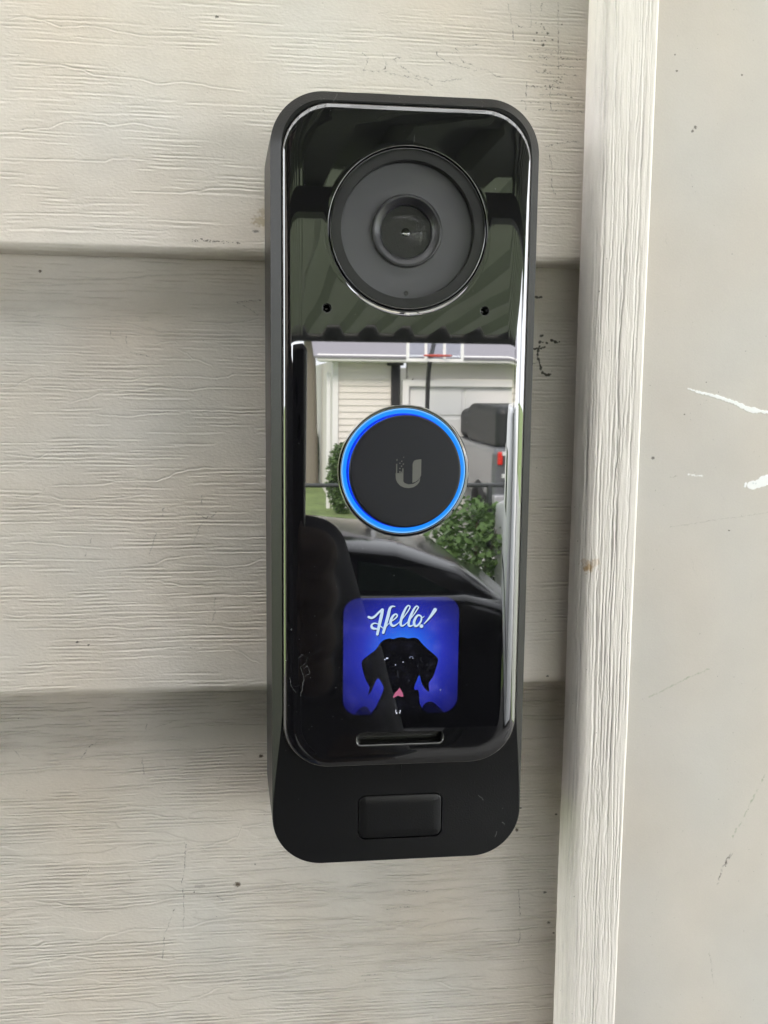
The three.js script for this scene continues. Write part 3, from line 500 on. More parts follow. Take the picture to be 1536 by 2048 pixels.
// button with its light ring
{
  const b = part('button', bm(turned([[11.36, 31.75], [11.3, 31.95], [11.14, 32.1], [10.86, 32.17], [8, 32.19], [4, 32.18], [0.0001, 32.17]], 29.15, -17.75)), phys({ color: lin(0.010, 0.0105, 0.015), roughness: 0.42, specularIntensity: 0.55 }), bell, 'matte black round button face');
  const glow = (r, g, bl) => phys({ color: lin(0.02, 0.03, 0.1), roughness: 0.25, emissive: lin(r / EXPOSURE, g / EXPOSURE, bl / EXPOSURE), emissiveIntensity: 1 });
  part('ring_light', bm(turned([[12.52, 29.8], [12.3, 29.82], [12.0, 29.62], [11.7, 29.4]], ...BTN)), glow(0.01, 0.28, 0.97), bell, 'glowing azure light ring round the button');
  part('ring_light', bm(turned([[12.72, 29.7], [12.64, 29.86], [12.52, 29.8]], ...BTN)), glow(0.22, 0.58, 1.0), bell, 'pale outer rim of the light ring');
  part('ring_light', bm(turned([[11.7, 29.4], [11.38, 29.35], [11.36, 31.75]], ...BTN)), glow(0.0, 0.025, 0.72), bell, 'deep blue inner wall of the light ring');
  // emblem: a U whose left arm breaks up into dots, slightly raised
  const e = [], Z = 32.185, S = 5.908 * 10.04, q = (px, py) => [29.2 + (px - 785) / S, -17.8 - (py - 845) / S];
  const poly = (pts) => { const s = new THREE.Shape(); pts.forEach((p, i) => { const [x, y] = q(...p); i ? s.lineTo(x, y) : s.moveTo(x, y); }); s.closePath(); return new THREE.ExtrudeGeometry(s, { depth: 0.025, bevelEnabled: false }).translate(0, 0, Z - 0.005); };
  const arm = [[970, 690], [908, 697], [884, 708], [872, 726], [866, 745], [866, 972], [900, 962], [935, 940], [955, 915], [970, 880]];
  e.push(poly(arm.reverse()));
  const bowl = []; for (let k = 0; k <= 20; k++) { const a = Math.PI + k / 20 * Math.PI; bowl.push([818 + 152 * Math.cos(a), 882 - 152 * Math.sin(a)]); } for (let k = 0; k <= 14; k++) bowl.push([958 - k * 14.4, 925 + 58 * Math.sin(k / 14 * Math.PI)]);
  e.push(poly([[662, 856], [756, 856], [756, 955], [772, 975], [820, 992], [880, 985], [930, 955], [962, 915], [950, 965], [920, 1000], [880, 1025], [825, 1036], [770, 1030], [720, 1008], [685, 970], [666, 930]].reverse()));
  for (const [x, y, w, h] of [[668, 745, 13, 112], [742, 800, 14, 58], [672, 690, 10, 20], [706, 732, 13, 13], [728, 708, 13, 13], [746, 742, 14, 14], [726, 766, 14, 14], [706, 794, 14, 14], [706, 830, 14, 22], [724, 838, 12, 18], [752, 662, 10, 10]]) e.push(poly([[x, y], [x, y + h], [x + w, y + h], [x + w, y]]));
  part('emblem', bm(merge(e)), phys({ color: lin(0.10, 0.10, 0.092), roughness: 0.38, metalness: 0.4 }), bell, 'grey letter U emblem with dotted left arm');
}

// speaker slot
{
  const R = (off, z) => rrect(SLOT[0], SLOT[1], SLOT[2], SLOT[3], SLOT[4], 14, 6).map(([x, y, nx, ny]) => [x - nx * off, y - ny * off, z]);
  part('speaker_slot', bm(crease(loft([R(0, 30), R(0.06, 29.99), R(0.2, 29.9), R(0.36, 29.6), R(0.42, 29.2), R(0.42, 27.3)], false, true), 0.7)), phys({ color: lin(0.01, 0.01, 0.01), roughness: 0.2, ior: 1.8 }), bell);
}

// little screen: a dog portrait under the word Hello!
{
  const N = 1024, cv = document.createElement('canvas'); cv.width = cv.height = N; const c = cv.getContext('2d');
  c.setTransform(N / 1245, 0, 0, N / 1245, -155 * N / 1245, -90 * N / 1245);
  let g = c.createRadialGradient(790, 620, 60, 790, 700, 820); g.addColorStop(0, '#3a86f6'); g.addColorStop(0.22, '#2a62ea'); g.addColorStop(0.5, '#2a34b4'); g.addColorStop(1, '#14165e'); c.fillStyle = g; c.fillRect(100, 50, 1400, 1400);
  for (let n = 0; n < 520; n++) { // nebula wisps
    const x = rr(150, 1400), y = rr(90, 1335), r = rr(20, 110), f = noise(x * 0.004 + 3, y * 0.004); if (f < 0.05) continue;
    const h = c.createRadialGradient(x, y, 0, x, y, r); h.addColorStop(0, `rgba(150,130,235,${0.17 * f})`); h.addColorStop(1, 'rgba(90,120,235,0)'); c.fillStyle = h; c.fillRect(x - r, y - r, 2 * r, 2 * r);
  }
  const poly = (pts, col) => { c.fillStyle = col; c.beginPath(); const p = pts.map((q) => new THREE.Vector2(...q)), k = new THREE.SplineCurve([...p, p[0]]).getPoints(pts.length * 6); k.forEach((q, i) => i ? c.lineTo(q.x, q.y) : c.moveTo(q.x, q.y)); c.closePath(); c.fill(); };
  poly([[280, 1345], [310, 1290], [360, 1250], [410, 1250], [440, 1290], [465, 1345]], '#0a0c3c'); poly([[990, 1345], [1030, 1250], [1080, 1215], [1130, 1220], [1180, 1260], [1240, 1345]], '#070826');
  poly([[590, 535], [650, 520], [690, 528], [740, 514], [800, 512], [850, 525], [910, 518], [960, 535], [1000, 580], [1060, 640], [1120, 690], [1180, 755], [1160, 850], [1130, 940], [1085, 1010], [1088, 1095], [1062, 1090], [1010, 1020], [980, 925], [948, 985], [925, 1050], [932, 1080], [968, 1085], [980, 1140], [988, 1230], [1020, 1290], [1040, 1350], [500, 1350], [520, 1240], [560, 1150], [592, 1060], [575, 1005], [530, 945], [490, 1010], [460, 1080], [425, 1118], [440, 1040], [400, 960], [370, 870], [355, 765], [420, 700], [500, 640], [550, 570]], '#040408');
  for (const [x, y, r, a] of [[690, 610, 70, 0.20], [860, 600, 80, 0.22], [640, 700, 45, 0.22], [905, 700, 50, 0.24], [770, 830, 90, 0.16], [700, 940, 60, 0.16], [850, 940, 60, 0.18], [430, 800, 60, 0.18], [1110, 800, 65, 0.22], [1060, 930, 50, 0.18], [760, 1230, 110, 0.14], [590, 1240, 60, 0.16], [930, 1180, 60, 0.16]]) { const h = c.createRadialGradient(x, y, 0, x, y, r); h.addColorStop(0, `rgba(60,62,84,${a * 1.6})`); h.addColorStop(1, 'rgba(60,62,84,0)'); c.fillStyle = h; c.fillRect(x - r, y - r, 2 * r, 2 * r); }
  poly([[705, 870], [735, 852], [775, 850], [820, 862], [842, 890], [810, 915], [770, 925], [735, 915], [712, 895]], '#020204');
  for (let n = 0; n < 900; n++) { const x = rr(480, 1150), y = rr(560, 1320), in1 = Math.abs(x - 780) < 190 || (y < 960 && y > 720); if (!in1) continue; c.strokeStyle = `rgba(${40 + 40 * rnd()},${42 + 40 * rnd()},${60 + 40 * rnd()},0.10)`; c.lineWidth = rr(1, 2.4); c.beginPath(); c.moveTo(x, y); c.lineTo(x + rr(-12, 12), y + rr(6, 26)); c.stroke(); }
  poly([[765, 1052], [792, 1095], [808, 1146], [778, 1148], [748, 1138], [722, 1152], [694, 1156], [716, 1108], [742, 1082]], '#c06a8a');
  c.fillStyle = '#dfe8ff'; for (const [x, y, r] of [[622, 733, 9], [633, 731, 7], [604, 746, 6], [597, 743, 4], [718, 805, 6], [800, 777, 6], [872, 733, 4], [905, 740, 4], [958, 822, 3], [868, 980, 3], [1213, 1087, 6], [770, 735, 2]]) { c.beginPath(); c.arc(x, y, r, 0, 7); c.fill(); }
  c.strokeStyle = '#aab4d8'; c.lineWidth = 4; c.beginPath(); c.arc(888, 742, 22, 3.6, 5.8); c.stroke(); c.strokeStyle = 'rgba(150,155,170,0.5)'; c.lineWidth = 5; c.beginPath(); c.moveTo(744, 862); c.quadraticCurveTo(740, 900, 752, 945); c.stroke(); c.strokeStyle = 'rgba(90,95,120,0.45)'; c.beginPath(); c.moveTo(780, 855); c.lineTo(838, 885); c.stroke();
  c.fillStyle = '#eef2ff'; for (const [x, y, w, h] of [[724, 1290, 8, 30], [730, 1318, 14, 18], [770, 1296, 12, 16], [764, 1318, 14, 12]]) c.fillRect(x, y, w, h);
  // the lettering: brush strokes of changing width
  const brush = (pts) => { const p = new THREE.SplineCurve(pts.map((q) => new THREE.Vector2(q[0], q[1]))), w = new THREE.SplineCurve(pts.map((q, i) => new THREE.Vector2(i, q[2]))); for (let k = 0; k <= 220; k++) { const a = p.getPoint(k / 220), r = Math.max(3, w.getPoint(k / 220).y / 2); c.beginPath(); c.arc(a.x, a.y, r, 0, 7); c.fill(); } };
  const word = () => {
    brush([[424, 290, 26], [455, 300, 24], [490, 284, 24], [530, 245, 22], [568, 214, 26]]);
    brush([[572, 216, 28], [560, 280, 34], [540, 370, 32], [518, 474, 28]]);
    brush([[540, 415, 10], [500, 416, 20], [464, 405, 28], [456, 378, 22], [480, 358, 16], [520, 364, 12], [560, 395, 12], [585, 412, 10], [612, 395, 9], [640, 362, 8]]);
    brush([[704, 184, 10], [675, 182, 18], [650, 205, 28], [632, 280, 34], [608, 370, 32], [582, 458, 28]]);
    brush([[650, 345, 10], [690, 325, 14], [728, 290, 16], [722, 266, 16], [694, 274, 22], [668, 312, 28], [660, 358, 28], [684, 388, 24], [722, 376, 14], [770, 335, 9]]);
    brush([[765, 340, 9], [810, 285, 12], [852, 225, 14], [866, 190, 14], [848, 176, 15], [822, 202, 22], [790, 270, 28], [770, 340, 28], [772, 382, 24], [800, 386, 15], [850, 345, 9]]);
    brush([[848, 346, 9], [896, 290, 12], [938, 230, 14], [956, 198, 14], [938, 184, 15], [912, 210, 22], [880, 276, 28], [856, 346, 28], [858, 388, 24], [886, 392, 15], [920, 368, 10]]);
    brush([[985, 290, 16], [958, 280, 20], [930, 306, 26], [912, 356, 28], [926, 394, 24], [958, 384, 22], [988, 340, 20], [992, 300, 16], [980, 288, 12]]);
    brush([[985, 310, 8], [1008, 304, 7], [1022, 292, 5]]);
    brush([[1138, 226, 40], [1100, 282, 30], [1060, 332, 18], [1022, 372, 10]]); brush([[992, 396, 38], [994, 397, 38]]);
  };
  c.fillStyle = 'rgba(2,6,50,0.55)'; c.translate(4, 9); word(); c.translate(-4, -9); c.fillStyle = '#cfe6ff'; word();
  const t = new THREE.CanvasTexture(cv); t.colorSpace = THREE.SRGBColorSpace;
  const geo = new THREE.ShapeGeometry(rshape(...SCREEN)).translate(0, 0, GZ - 0.004), p = geo.attributes.position, uv = geo.attributes.uv;
  for (let i = 0; i < p.count; i++) uv.setXY(i, (p.getX(i) - SCREEN[0]) / (2 * SCREEN[2]) + 0.5, (p.getY(i) - SCREEN[1]) / (2 * SCREEN[3]) + 0.5);
  part('display_screen', bm(geo), phys({ color: lin(0.004, 0.004, 0.005), roughness: 0.015, ior: MIRROR_IOR, emissive: 0xffffff, emissiveMap: t, emissiveIntensity: 0.88 / EXPOSURE }), bell, 'lit square screen with a black dog under the word Hello!');
}

// ---------------------------------------------------------------- what stands behind the photographer and shows in the glass
const ground = (z) => 0.2 * sstep(7, 14, z);
function speckle(w, h, metres, fn) { // tiling colour map
  const d = new Uint8Array(w * h * 4); for (let j = 0; j < h; j++) for (let i = 0; i < w; i++) { const c = fn(i / w, j / h), o = (j * w + i) * 4; for (let k = 0; k < 3; k++) d[o + k] = 255 * clamp(c[k]) ** (1 / 2.2); d[o + 3] = 255; }
  const t = new THREE.DataTexture(d, w, h); t.colorSpace = THREE.SRGBColorSpace; t.wrapS = t.wrapT = THREE.RepeatWrapping; t.magFilter = THREE.LinearFilter; t.repeat.set(1 / metres, 1 / metres); t.needsUpdate = true; return t;
}
const wrapN = (u, v, f, s = 0) => lerp(lerp(noise(u * f + s, v * f), noise((u - 1) * f + s, v * f), u), lerp(noise(u * f + s, (v - 1) * f), noise((u - 1) * f + s, (v - 1) * f), u), v);
{
  const g = new THREE.PlaneGeometry(160, 160, 80, 80).rotateX(-Math.PI / 2), p = g.attributes.position, uv = g.attributes.uv;
  for (let i = 0; i < p.count; i++) { p.setY(i, ground(p.getZ(i))); uv.setXY(i, p.getX(i), p.getZ(i)); } g.computeVertexNormals();
  const lawn = speckle(512, 512, 3, (u, v) => { const n = 1 + 0.5 * wrapN(u, v, 5) + 0.5 * wrapN(u, v, 23, 9) + 0.5 * wrapN(u, v, 90, 3); return [0.16 * n, 0.22 * n, 0.07 * n]; });
  struct(part('ground', g, std({ map: lawn, roughness: 1 }), scene));
  const d = new THREE.PlaneGeometry(12.4, 8.5, 1, 24).rotateX(-Math.PI / 2).translate(-1.05, 0, 4.25), q = d.attributes.position, duv = d.attributes.uv;
  for (let i = 0; i < q.count; i++) { q.setY(i, ground(q.getZ(i)) + 0.004); duv.setXY(i, q.getX(i), q.getZ(i)); }
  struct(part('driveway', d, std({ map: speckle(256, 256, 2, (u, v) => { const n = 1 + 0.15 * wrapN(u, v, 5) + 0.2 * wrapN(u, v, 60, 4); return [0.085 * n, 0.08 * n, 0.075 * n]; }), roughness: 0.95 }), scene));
  const d2 = new THREE.PlaneGeometry(3.4, 7.4, 1, 24).rotateX(-Math.PI / 2).translate(3.6, 0, 12.24), q2 = d2.attributes.position, uv2 = d2.attributes.uv;
  for (let i = 0; i < q2.count; i++) { q2.setY(i, ground(q2.getZ(i)) + 0.004); uv2.setXY(i, q2.getX(i), q2.getZ(i)); }
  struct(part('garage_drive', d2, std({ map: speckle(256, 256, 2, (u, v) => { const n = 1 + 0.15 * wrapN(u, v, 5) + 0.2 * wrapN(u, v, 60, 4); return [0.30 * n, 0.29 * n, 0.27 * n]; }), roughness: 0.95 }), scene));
  struct(part('stoop', rbox(4.2, 0.8, 1.5, 0.02, -0.6, 0.4, 0.74), std({ color: lin(0.10, 0.095, 0.09), roughness: 0.9 }), scene));
}
// carport roof: corrugated green sheet on a dark beam, falling away from the wall
{
  const g = thing('carport_roof', 'low green corrugated carport roof with a dark front beam reflected in the glass', 'roof', [0, EYE, 0]);
  const X0 = -1.95, X1 = 2.5, Z1 = 5.05, yAt = (z) => 0.66 - 0.082 * z, pitch = 0.19;
  const cols = []; for (let x = X0; x < X1; x += pitch) for (const [f, h] of [[0, 0], [0.12, 0], [0.24, 0.045], [0.62, 0.045], [0.74, 0], [0.999, 0]]) cols.push([x + f * pitch, h]);
  const sheet = (za, zb, n) => {
    const pos = [], idx = []; for (let a = 0; a <= n; a++) { const z = lerp(za, zb, a / n); for (const [x, h] of cols) pos.push(x + 0.05 * noise(z * 0.9 + 4, x * 0.35), yAt(z) + h + 0.012 * noise(x * 1.3, z * 1.5) + 0.006 * noise(x * 4, z * 2.2), z); }
    for (let a = 0; a < n; a++) for (let i = 0; i < cols.length - 1; i++) { const p = a * cols.length + i, q = p + cols.length; idx.push(p, q, p + 1, p + 1, q, q + 1); }
    const geo = new THREE.BufferGeometry(); geo.setAttribute('position', new THREE.Float32BufferAttribute(pos, 3)); geo.setIndex(idx); geo.computeVertexNormals(); return crease(geo, 0.5);
  };
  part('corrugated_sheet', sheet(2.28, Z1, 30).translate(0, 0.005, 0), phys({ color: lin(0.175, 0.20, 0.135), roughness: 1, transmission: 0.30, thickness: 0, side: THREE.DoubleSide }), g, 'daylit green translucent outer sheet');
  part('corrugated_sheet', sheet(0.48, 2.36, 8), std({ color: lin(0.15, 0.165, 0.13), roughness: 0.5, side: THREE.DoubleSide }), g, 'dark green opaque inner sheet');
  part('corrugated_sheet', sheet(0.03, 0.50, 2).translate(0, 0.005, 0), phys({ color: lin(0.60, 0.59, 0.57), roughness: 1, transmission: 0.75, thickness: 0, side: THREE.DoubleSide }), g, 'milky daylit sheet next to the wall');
  const dark = std({ color: lin(0.045, 0.045, 0.04), roughness: 0.6 });
  part('front_beam', box(4.5, 0.09, 0.05, 0.26, yAt(5.09) + 0.012, 5.09), dark, g);
  part('cross_beam', box(4.5, 0.06, 0.1, 0.26, yAt(2.35) - 0.032, 2.35), dark, g);
  for (const [x, z] of [[2.42, 4.95], [-1.87, 4.95], [2.42, 2.35]]) { const top = yAt(z) - (z > 4 ? 0.062 : 0.102); part('post', rbox(0.09, top + EYE, 0.09, 0.008, x, (top - EYE) / 2, z), dark, g); }
}
{ // the house's own wing closes the carport on the left
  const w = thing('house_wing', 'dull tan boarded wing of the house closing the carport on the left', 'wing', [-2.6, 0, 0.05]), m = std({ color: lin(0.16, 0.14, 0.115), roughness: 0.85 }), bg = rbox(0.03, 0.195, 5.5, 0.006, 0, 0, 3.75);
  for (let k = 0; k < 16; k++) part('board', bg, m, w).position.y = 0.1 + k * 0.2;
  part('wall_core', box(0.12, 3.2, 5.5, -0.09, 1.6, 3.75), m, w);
}
// pale house across the yard, with a garage
{
  const g = thing('neighbour_house', 'pale lapped-siding house with a white double garage door and grey roof', 'house', [1.2, 0.2, 16]);
  const wallM = std({ color: lin(0.76, 0.72, 0.67), roughness: 0.8 }), white = std({ color: lin(0.82, 0.81, 0.80), roughness: 0.6 });
  const laps = (w, y0, y1, x) => { const s = new THREE.Shape(), st = 0.105; s.moveTo(0.2, y0); for (let y = y0; y < y1 - 0.01; y += st) { s.lineTo(-0.022, y); s.lineTo(0, Math.min(y1, y + st)); } s.lineTo(0.2, y1); s.closePath(); return new THREE.ExtrudeGeometry(s, { depth: w, bevelEnabled: false }).rotateY(-Math.PI / 2).translate(x + w, 0, 0); };
  const turnZ = (geo) => geo;
  part('wall', merge([laps(1.02, 0, 2.4, 0.06), laps(0.35, 2.02, 2.4, 1.3), laps(4.0, 2.12, 2.4, 1.2), laps(3.0, 0, 2.4, 5.0)].map(turnZ)), wallM, g);
  part('wall', merge([box(0.2, 2.4, 7, 0.12, 1.2, 3.7), box(8, 2.4, 0.2, 4, 1.2, 7.3)]), wallM, g, 'side and rear walls');
  part('corner_board', box(0.09, 2.4, 0.09, 0.02, 1.2, -0.01), white, g);
  part('downspout', rbox(0.06, 2.2, 0.06, 0.01, -0.09, 1.1, -0.04), white, g);
  part('garage_frame', merge([box(0.1, 2.1, 0.12, 1.16, 1.05, -0.03), box(0.1, 2.1, 0.12, 4.95, 1.05, -0.03), box(3.9, 0.1, 0.12, 3.055, 2.05, -0.034)]), white, g);
  part('shutter', merge([rbox(0.15, 0.72, 0.04, 0.01, 1.0, 2.02, -0.045), rbox(0.26, 0.07, 0.1, 0.01, 0.99, 2.36, -0.06)]), std({ color: lin(0.015, 0.015, 0.017), roughness: 0.6 }), g);
  const door = part('garage_door', box(3.7, 2.0, 0.04, 3.055, 1.0, 0.04), white, g);
  for (let r = 0; r < 4; r++) for (let c = 0; c < 4; c++) part('panel', rbox(0.86, 0.44, 0.03, 0.012, 3.055 + (c - 1.5) * 0.92, 0.25 + r * 0.5, 0.012), white, door);
  part('gutter', rbox(8.6, 0.11, 0.12, 0.02, 4.0, 2.43, -0.42), white, g);
  part('soffit', box(8.5, 0.03, 0.4, 4.0, 2.385, -0.18), white, g);
  const roof = []; for (let k = 0; k < 14; k++) roof.push(box(8.7, 0.035, 0.36, 4.0, 0, 0).rotateX(-0.36).translate(0, 2.5 + k * 0.112, -0.34 + k * 0.3));
  part('roof', merge(roof), std({ color: lin(0.27, 0.26, 0.29), roughness: 0.95 }), g);
}
// basketball hoop in front of it
{
  const g = thing('basketball_hoop', 'portable basketball hoop with a clear white-edged backboard on a dark pole', 'hoop', [2.62, ground(13), 14.6]);
  const dark = std({ color: lin(0.02, 0.02, 0.022), roughness: 0.4 }), white = std({ color: lin(0.85, 0.85, 0.85), roughness: 0.4 });
  const tube = (pts, r) => new THREE.TubeGeometry(new THREE.CatmullRomCurve3(pts.map((p) => new THREE.Vector3(...p))), 40, r, 8);
  part('pole', tube([[-0.05, 0, 0.5], [-0.05, 1.2, 0.45], [-0.05, 2.3, 0.32], [0.0, 2.75, 0.1]], 0.035), dark, g);
  part('base', rbox(0.8, 0.18, 0.6, 0.06, 0, 0.09, 0.6), dark, g);
  const b = part('backboard', merge([box(0.86, 0.045, 0.03, -0.02, 2.40, 0), box(0.86, 0.045, 0.03, -0.02, 3.0, 0), box(0.045, 0.55, 0.03, -0.43, 2.70, 0), box(0.045, 0.55, 0.03, 0.39, 2.70, 0), box(0.04, 0.40, 0.032, -0.16, 2.62, 0), box(0.04, 0.40, 0.032, 0.12, 2.62, 0), box(0.24, 0.04, 0.032, -0.02, 2.80, 0)]), white, g);
  part('board_pane', box(0.82, 0.56, 0.008, -0.02, 2.70, 0.002), phys({ color: lin(0.9, 0.92, 0.95), roughness: 0.05, transmission: 1, thickness: 0 }), b);
  part('rim', new THREE.TorusGeometry(0.2, 0.012, 8, 32).rotateX(Math.PI / 2).translate(-0.02, 2.46, -0.24), std({ color: lin(0.55, 0.06, 0.03), roughness: 0.5 }), g);
}
// foliage helper: many small leaf faces through a crown's volume
function leaves(n, fn, size) {
  const pos = [], idx = []; for (let k = 0; k < n; k++) { const [x, y, z] = fn(), a = rnd() * 6.28, b = rr(-1, 1), s = size * rr(0.6, 1.4), ux = Math.cos(a) * s, uy = b * s * 0.6, uz = Math.sin(a) * s, vx = -Math.sin(a) * s * 0.5, vy = s * 0.5, vz = Math.cos(a) * s * 0.5, o = pos.length / 3; pos.push(x - ux, y - uy, z - uz, x + vx, y + vy, z + vz, x + ux, y + uy, z + uz, x - vx, y - vy, z - vz); idx.push(o, o + 1, o + 2, o, o + 2, o + 3); }
  const g = new THREE.BufferGeometry(); g.setAttribute('position', new THREE.Float32BufferAttribute(pos, 3)); g.setIndex(idx); return g.index ? (() => { const t = g.toNonIndexed(); t.computeVertexNormals(); return t; })() : g;
}
const leafMat = (r, g, b) => phys({ color: lin(r, g, b), roughness: 0.8, transmission: 0.3, thickness: 0, side: THREE.DoubleSide });
const ball = (cx, cy, cz, rx, ry, rz) => () => { for (;;) { const x = rr(-1, 1), y = rr(-1, 1), z = rr(-1, 1), r = Math.hypot(x, y, z); if (r > 1 || r < 0.35 || fbm(x * 2.2 + cx, y * 2.2 + z * 1.7, 2) < -0.12) continue; return [cx + rx * x, cy + ry * y, cz + rz * z]; } };
function tree(name, label, x, z, h, r, col, group) {
  const t = thing(name, label, 'tree', [x, ground(z), z], group), P = (p) => new THREE.Vector3(...p);
  const limbs = [new THREE.CylinderGeometry(0.1, 0.19, h * 0.55, 10).translate(0, h * 0.275, 0)];
  for (let k = 0; k < 6; k++) { const a = k * 1.05 + rnd(), e = [Math.cos(a) * r * 0.7, h * rr(0.68, 0.9), Math.sin(a) * r * 0.7]; limbs.push(new THREE.TubeGeometry(new THREE.CatmullRomCurve3([P([0, h * 0.45, 0]), P([e[0] * 0.5, h * 0.6, e[2] * 0.5]), P(e)]), 8, 0.05, 6)); }
  part('trunk', merge(limbs), std({ color: lin(0.22, 0.20, 0.17), roughness: 0.95 }), t);
  part('crown', merge([0, 1, 2, 3, 4].map((k) => { const a = k * 1.257; return leaves(2600, ball(Math.cos(a) * r * 0.45, h * (0.72 + 0.06 * (k % 3)), Math.sin(a) * r * 0.45, r * 0.62, h * 0.24, r * 0.62), 0.085); })), leafMat(...col), t);
}
tree('yard_tree', 'tall leafy tree left of the pale house', 0.98, 19.5, 6.5, 2.1, [0.10, 0.16, 0.05]);
tree('yard_tree', 'round bushy tree far left beyond the yard', -7.5, 17, 6, 2.6, [0.06, 0.10, 0.035]);
tree('yard_tree', 'spreading tree far right beyond the driveway', 10.5, 9, 6.5, 2.6, [0.06, 0.10, 0.035]);
function shrub(label, x, z, r, h, col) { const s = thing('shrub', label, 'shrub', [x, ground(z), z]); part('foliage', leaves(2600, ball(0, h * 0.5, 0, r, h * 0.52, r), 0.035), leafMat(...col), s); part('stem', merge([0, 1, 2, 3].map((k) => new THREE.CylinderGeometry(0.006, 0.014, h * 0.8, 5).translate(0, h * 0.4, 0).rotateZ((k - 1.5) * 0.2).rotateY(k * 1.3))), std({ color: lin(0.08, 0.06, 0.04), roughness: 0.9 }), s); }
shrub('leafy green shrub in front of the grey pickup', 2.0, 9.0, 0.5, 1.15, [0.09, 0.17, 0.04]);
shrub('low dark shrub behind the black car', 1.35, 7.4, 0.45, 0.6, [0.07, 0.13, 0.04]);
shrub('tall pale weeds against the house corner', 1.28, 15.3, 0.25, 1.1, [0.10, 0.17, 0.05]);
shrub('dark twiggy shrub by the metal rail', 0.52, 8.3, 0.16, 0.9, [0.03, 0.05, 0.02]);
shrub('broad green shrub under the leafy tree', 0.95, 20.5, 0.4, 1.1, [0.09, 0.17, 0.045]);
// white board fence along the right side of the yard
{
  const f = thing('yard_fence', 'white upright-board fence along the right side of the driveway', 'fence', [5.2, 0, 0]), m = std({ color: lin(0.78, 0.78, 0.77), roughness: 0.6 }), b = rbox(0.03, 1.5, 0.19, 0.005, 0, 0.85, 0), pg = rbox(0.11, 1.75, 0.11, 0.01, 0.06, 0.875, 0);
  for (let k = 0; k < 44; k++) { if (k % 11 === 10) continue; part('board', b, m, f).position.z = -2 + k * 0.235; }
  for (let k = 0; k < 5; k++) part('post', pg, m, f).position.z = -2.1 + k * 2.55;
}
// lidded bin
{
  const b = thing('garbage_bin', 'dark round-lidded garbage bin on the lawn', 'bin', [1.47, ground(22), 22]);
  part('body', new THREE.LatheGeometry([[0, 0], [0.2, 0], [0.23, 0.02], [0.27, 0.85], [0.28, 0.87]].map((p) => new THREE.Vector2(...p)), 32), std({ color: lin(0.06, 0.065, 0.07), roughness: 0.6 }), b);
  part('lid', new THREE.LatheGeometry([[0.31, 0.86], [0.31, 0.93], [0.28, 1.0], [0.2, 1.09], [0.1, 1.13], [0.0001, 1.14]].map((p) => new THREE.Vector2(...p)), 32), std({ color: lin(0.09, 0.09, 0.10), roughness: 0.45 }), b);
}
// rail across the lawn
{
  const m = std({ color: lin(0.03, 0.035, 0.035), roughness: 0.5 }), r = thing('metal_rail', 'thin dark metal rail crossing the lawn', 'rail', [0, ground(9), 9]), y = 1.26;
  part('top_bar', new THREE.CylinderGeometry(0.02, 0.02, 9, 8).rotateZ(Math.PI / 2).translate(0.5, y, 0), m, r);
  for (const x of [-3.6, -1.2, 2.16, 4.6]) part('post', new THREE.CylinderGeometry(0.028, 0.028, y, 8).translate(x, y / 2, 0), m, r);
}
// vehicles
const tyre = (r, w) => new THREE.TorusGeometry(r * 0.76, r * 0.26, 12, 32).scale(1, 1, w / (r * 0.52)), rimG = (r, w) => new THREE.CylinderGeometry(r * 0.58, r * 0.58, w * 0.8, 24).rotateX(Math.PI / 2);
function wheels(c, xs, zs, r) { const tm = std({ color: lin(0.02, 0.02, 0.02), roughness: 0.9 }), rm = std({ color: lin(0.45, 0.45, 0.47), roughness: 0.35, metalness: 0.8 }); for (const x of xs) for (const z of zs) { const w = part('wheel', tyre(r, 0.2).translate(x, r, z), tm, c); part('rim', rimG(r, 0.2).translate(x, r, z), rm, w); } }
const shapeOf = (pts, smooth) => { const s = new THREE.Shape(); if (smooth) { const k = new THREE.SplineCurve(pts.map((p) => new THREE.Vector2(...p))).getPoints(pts.length * 8); k.forEach((q, i) => i ? s.lineTo(q.x, q.y) : s.moveTo(q.x, q.y)); } else pts.forEach((p, i) => i ? s.lineTo(...p) : s.moveTo(...p)); s.closePath(); return s; };
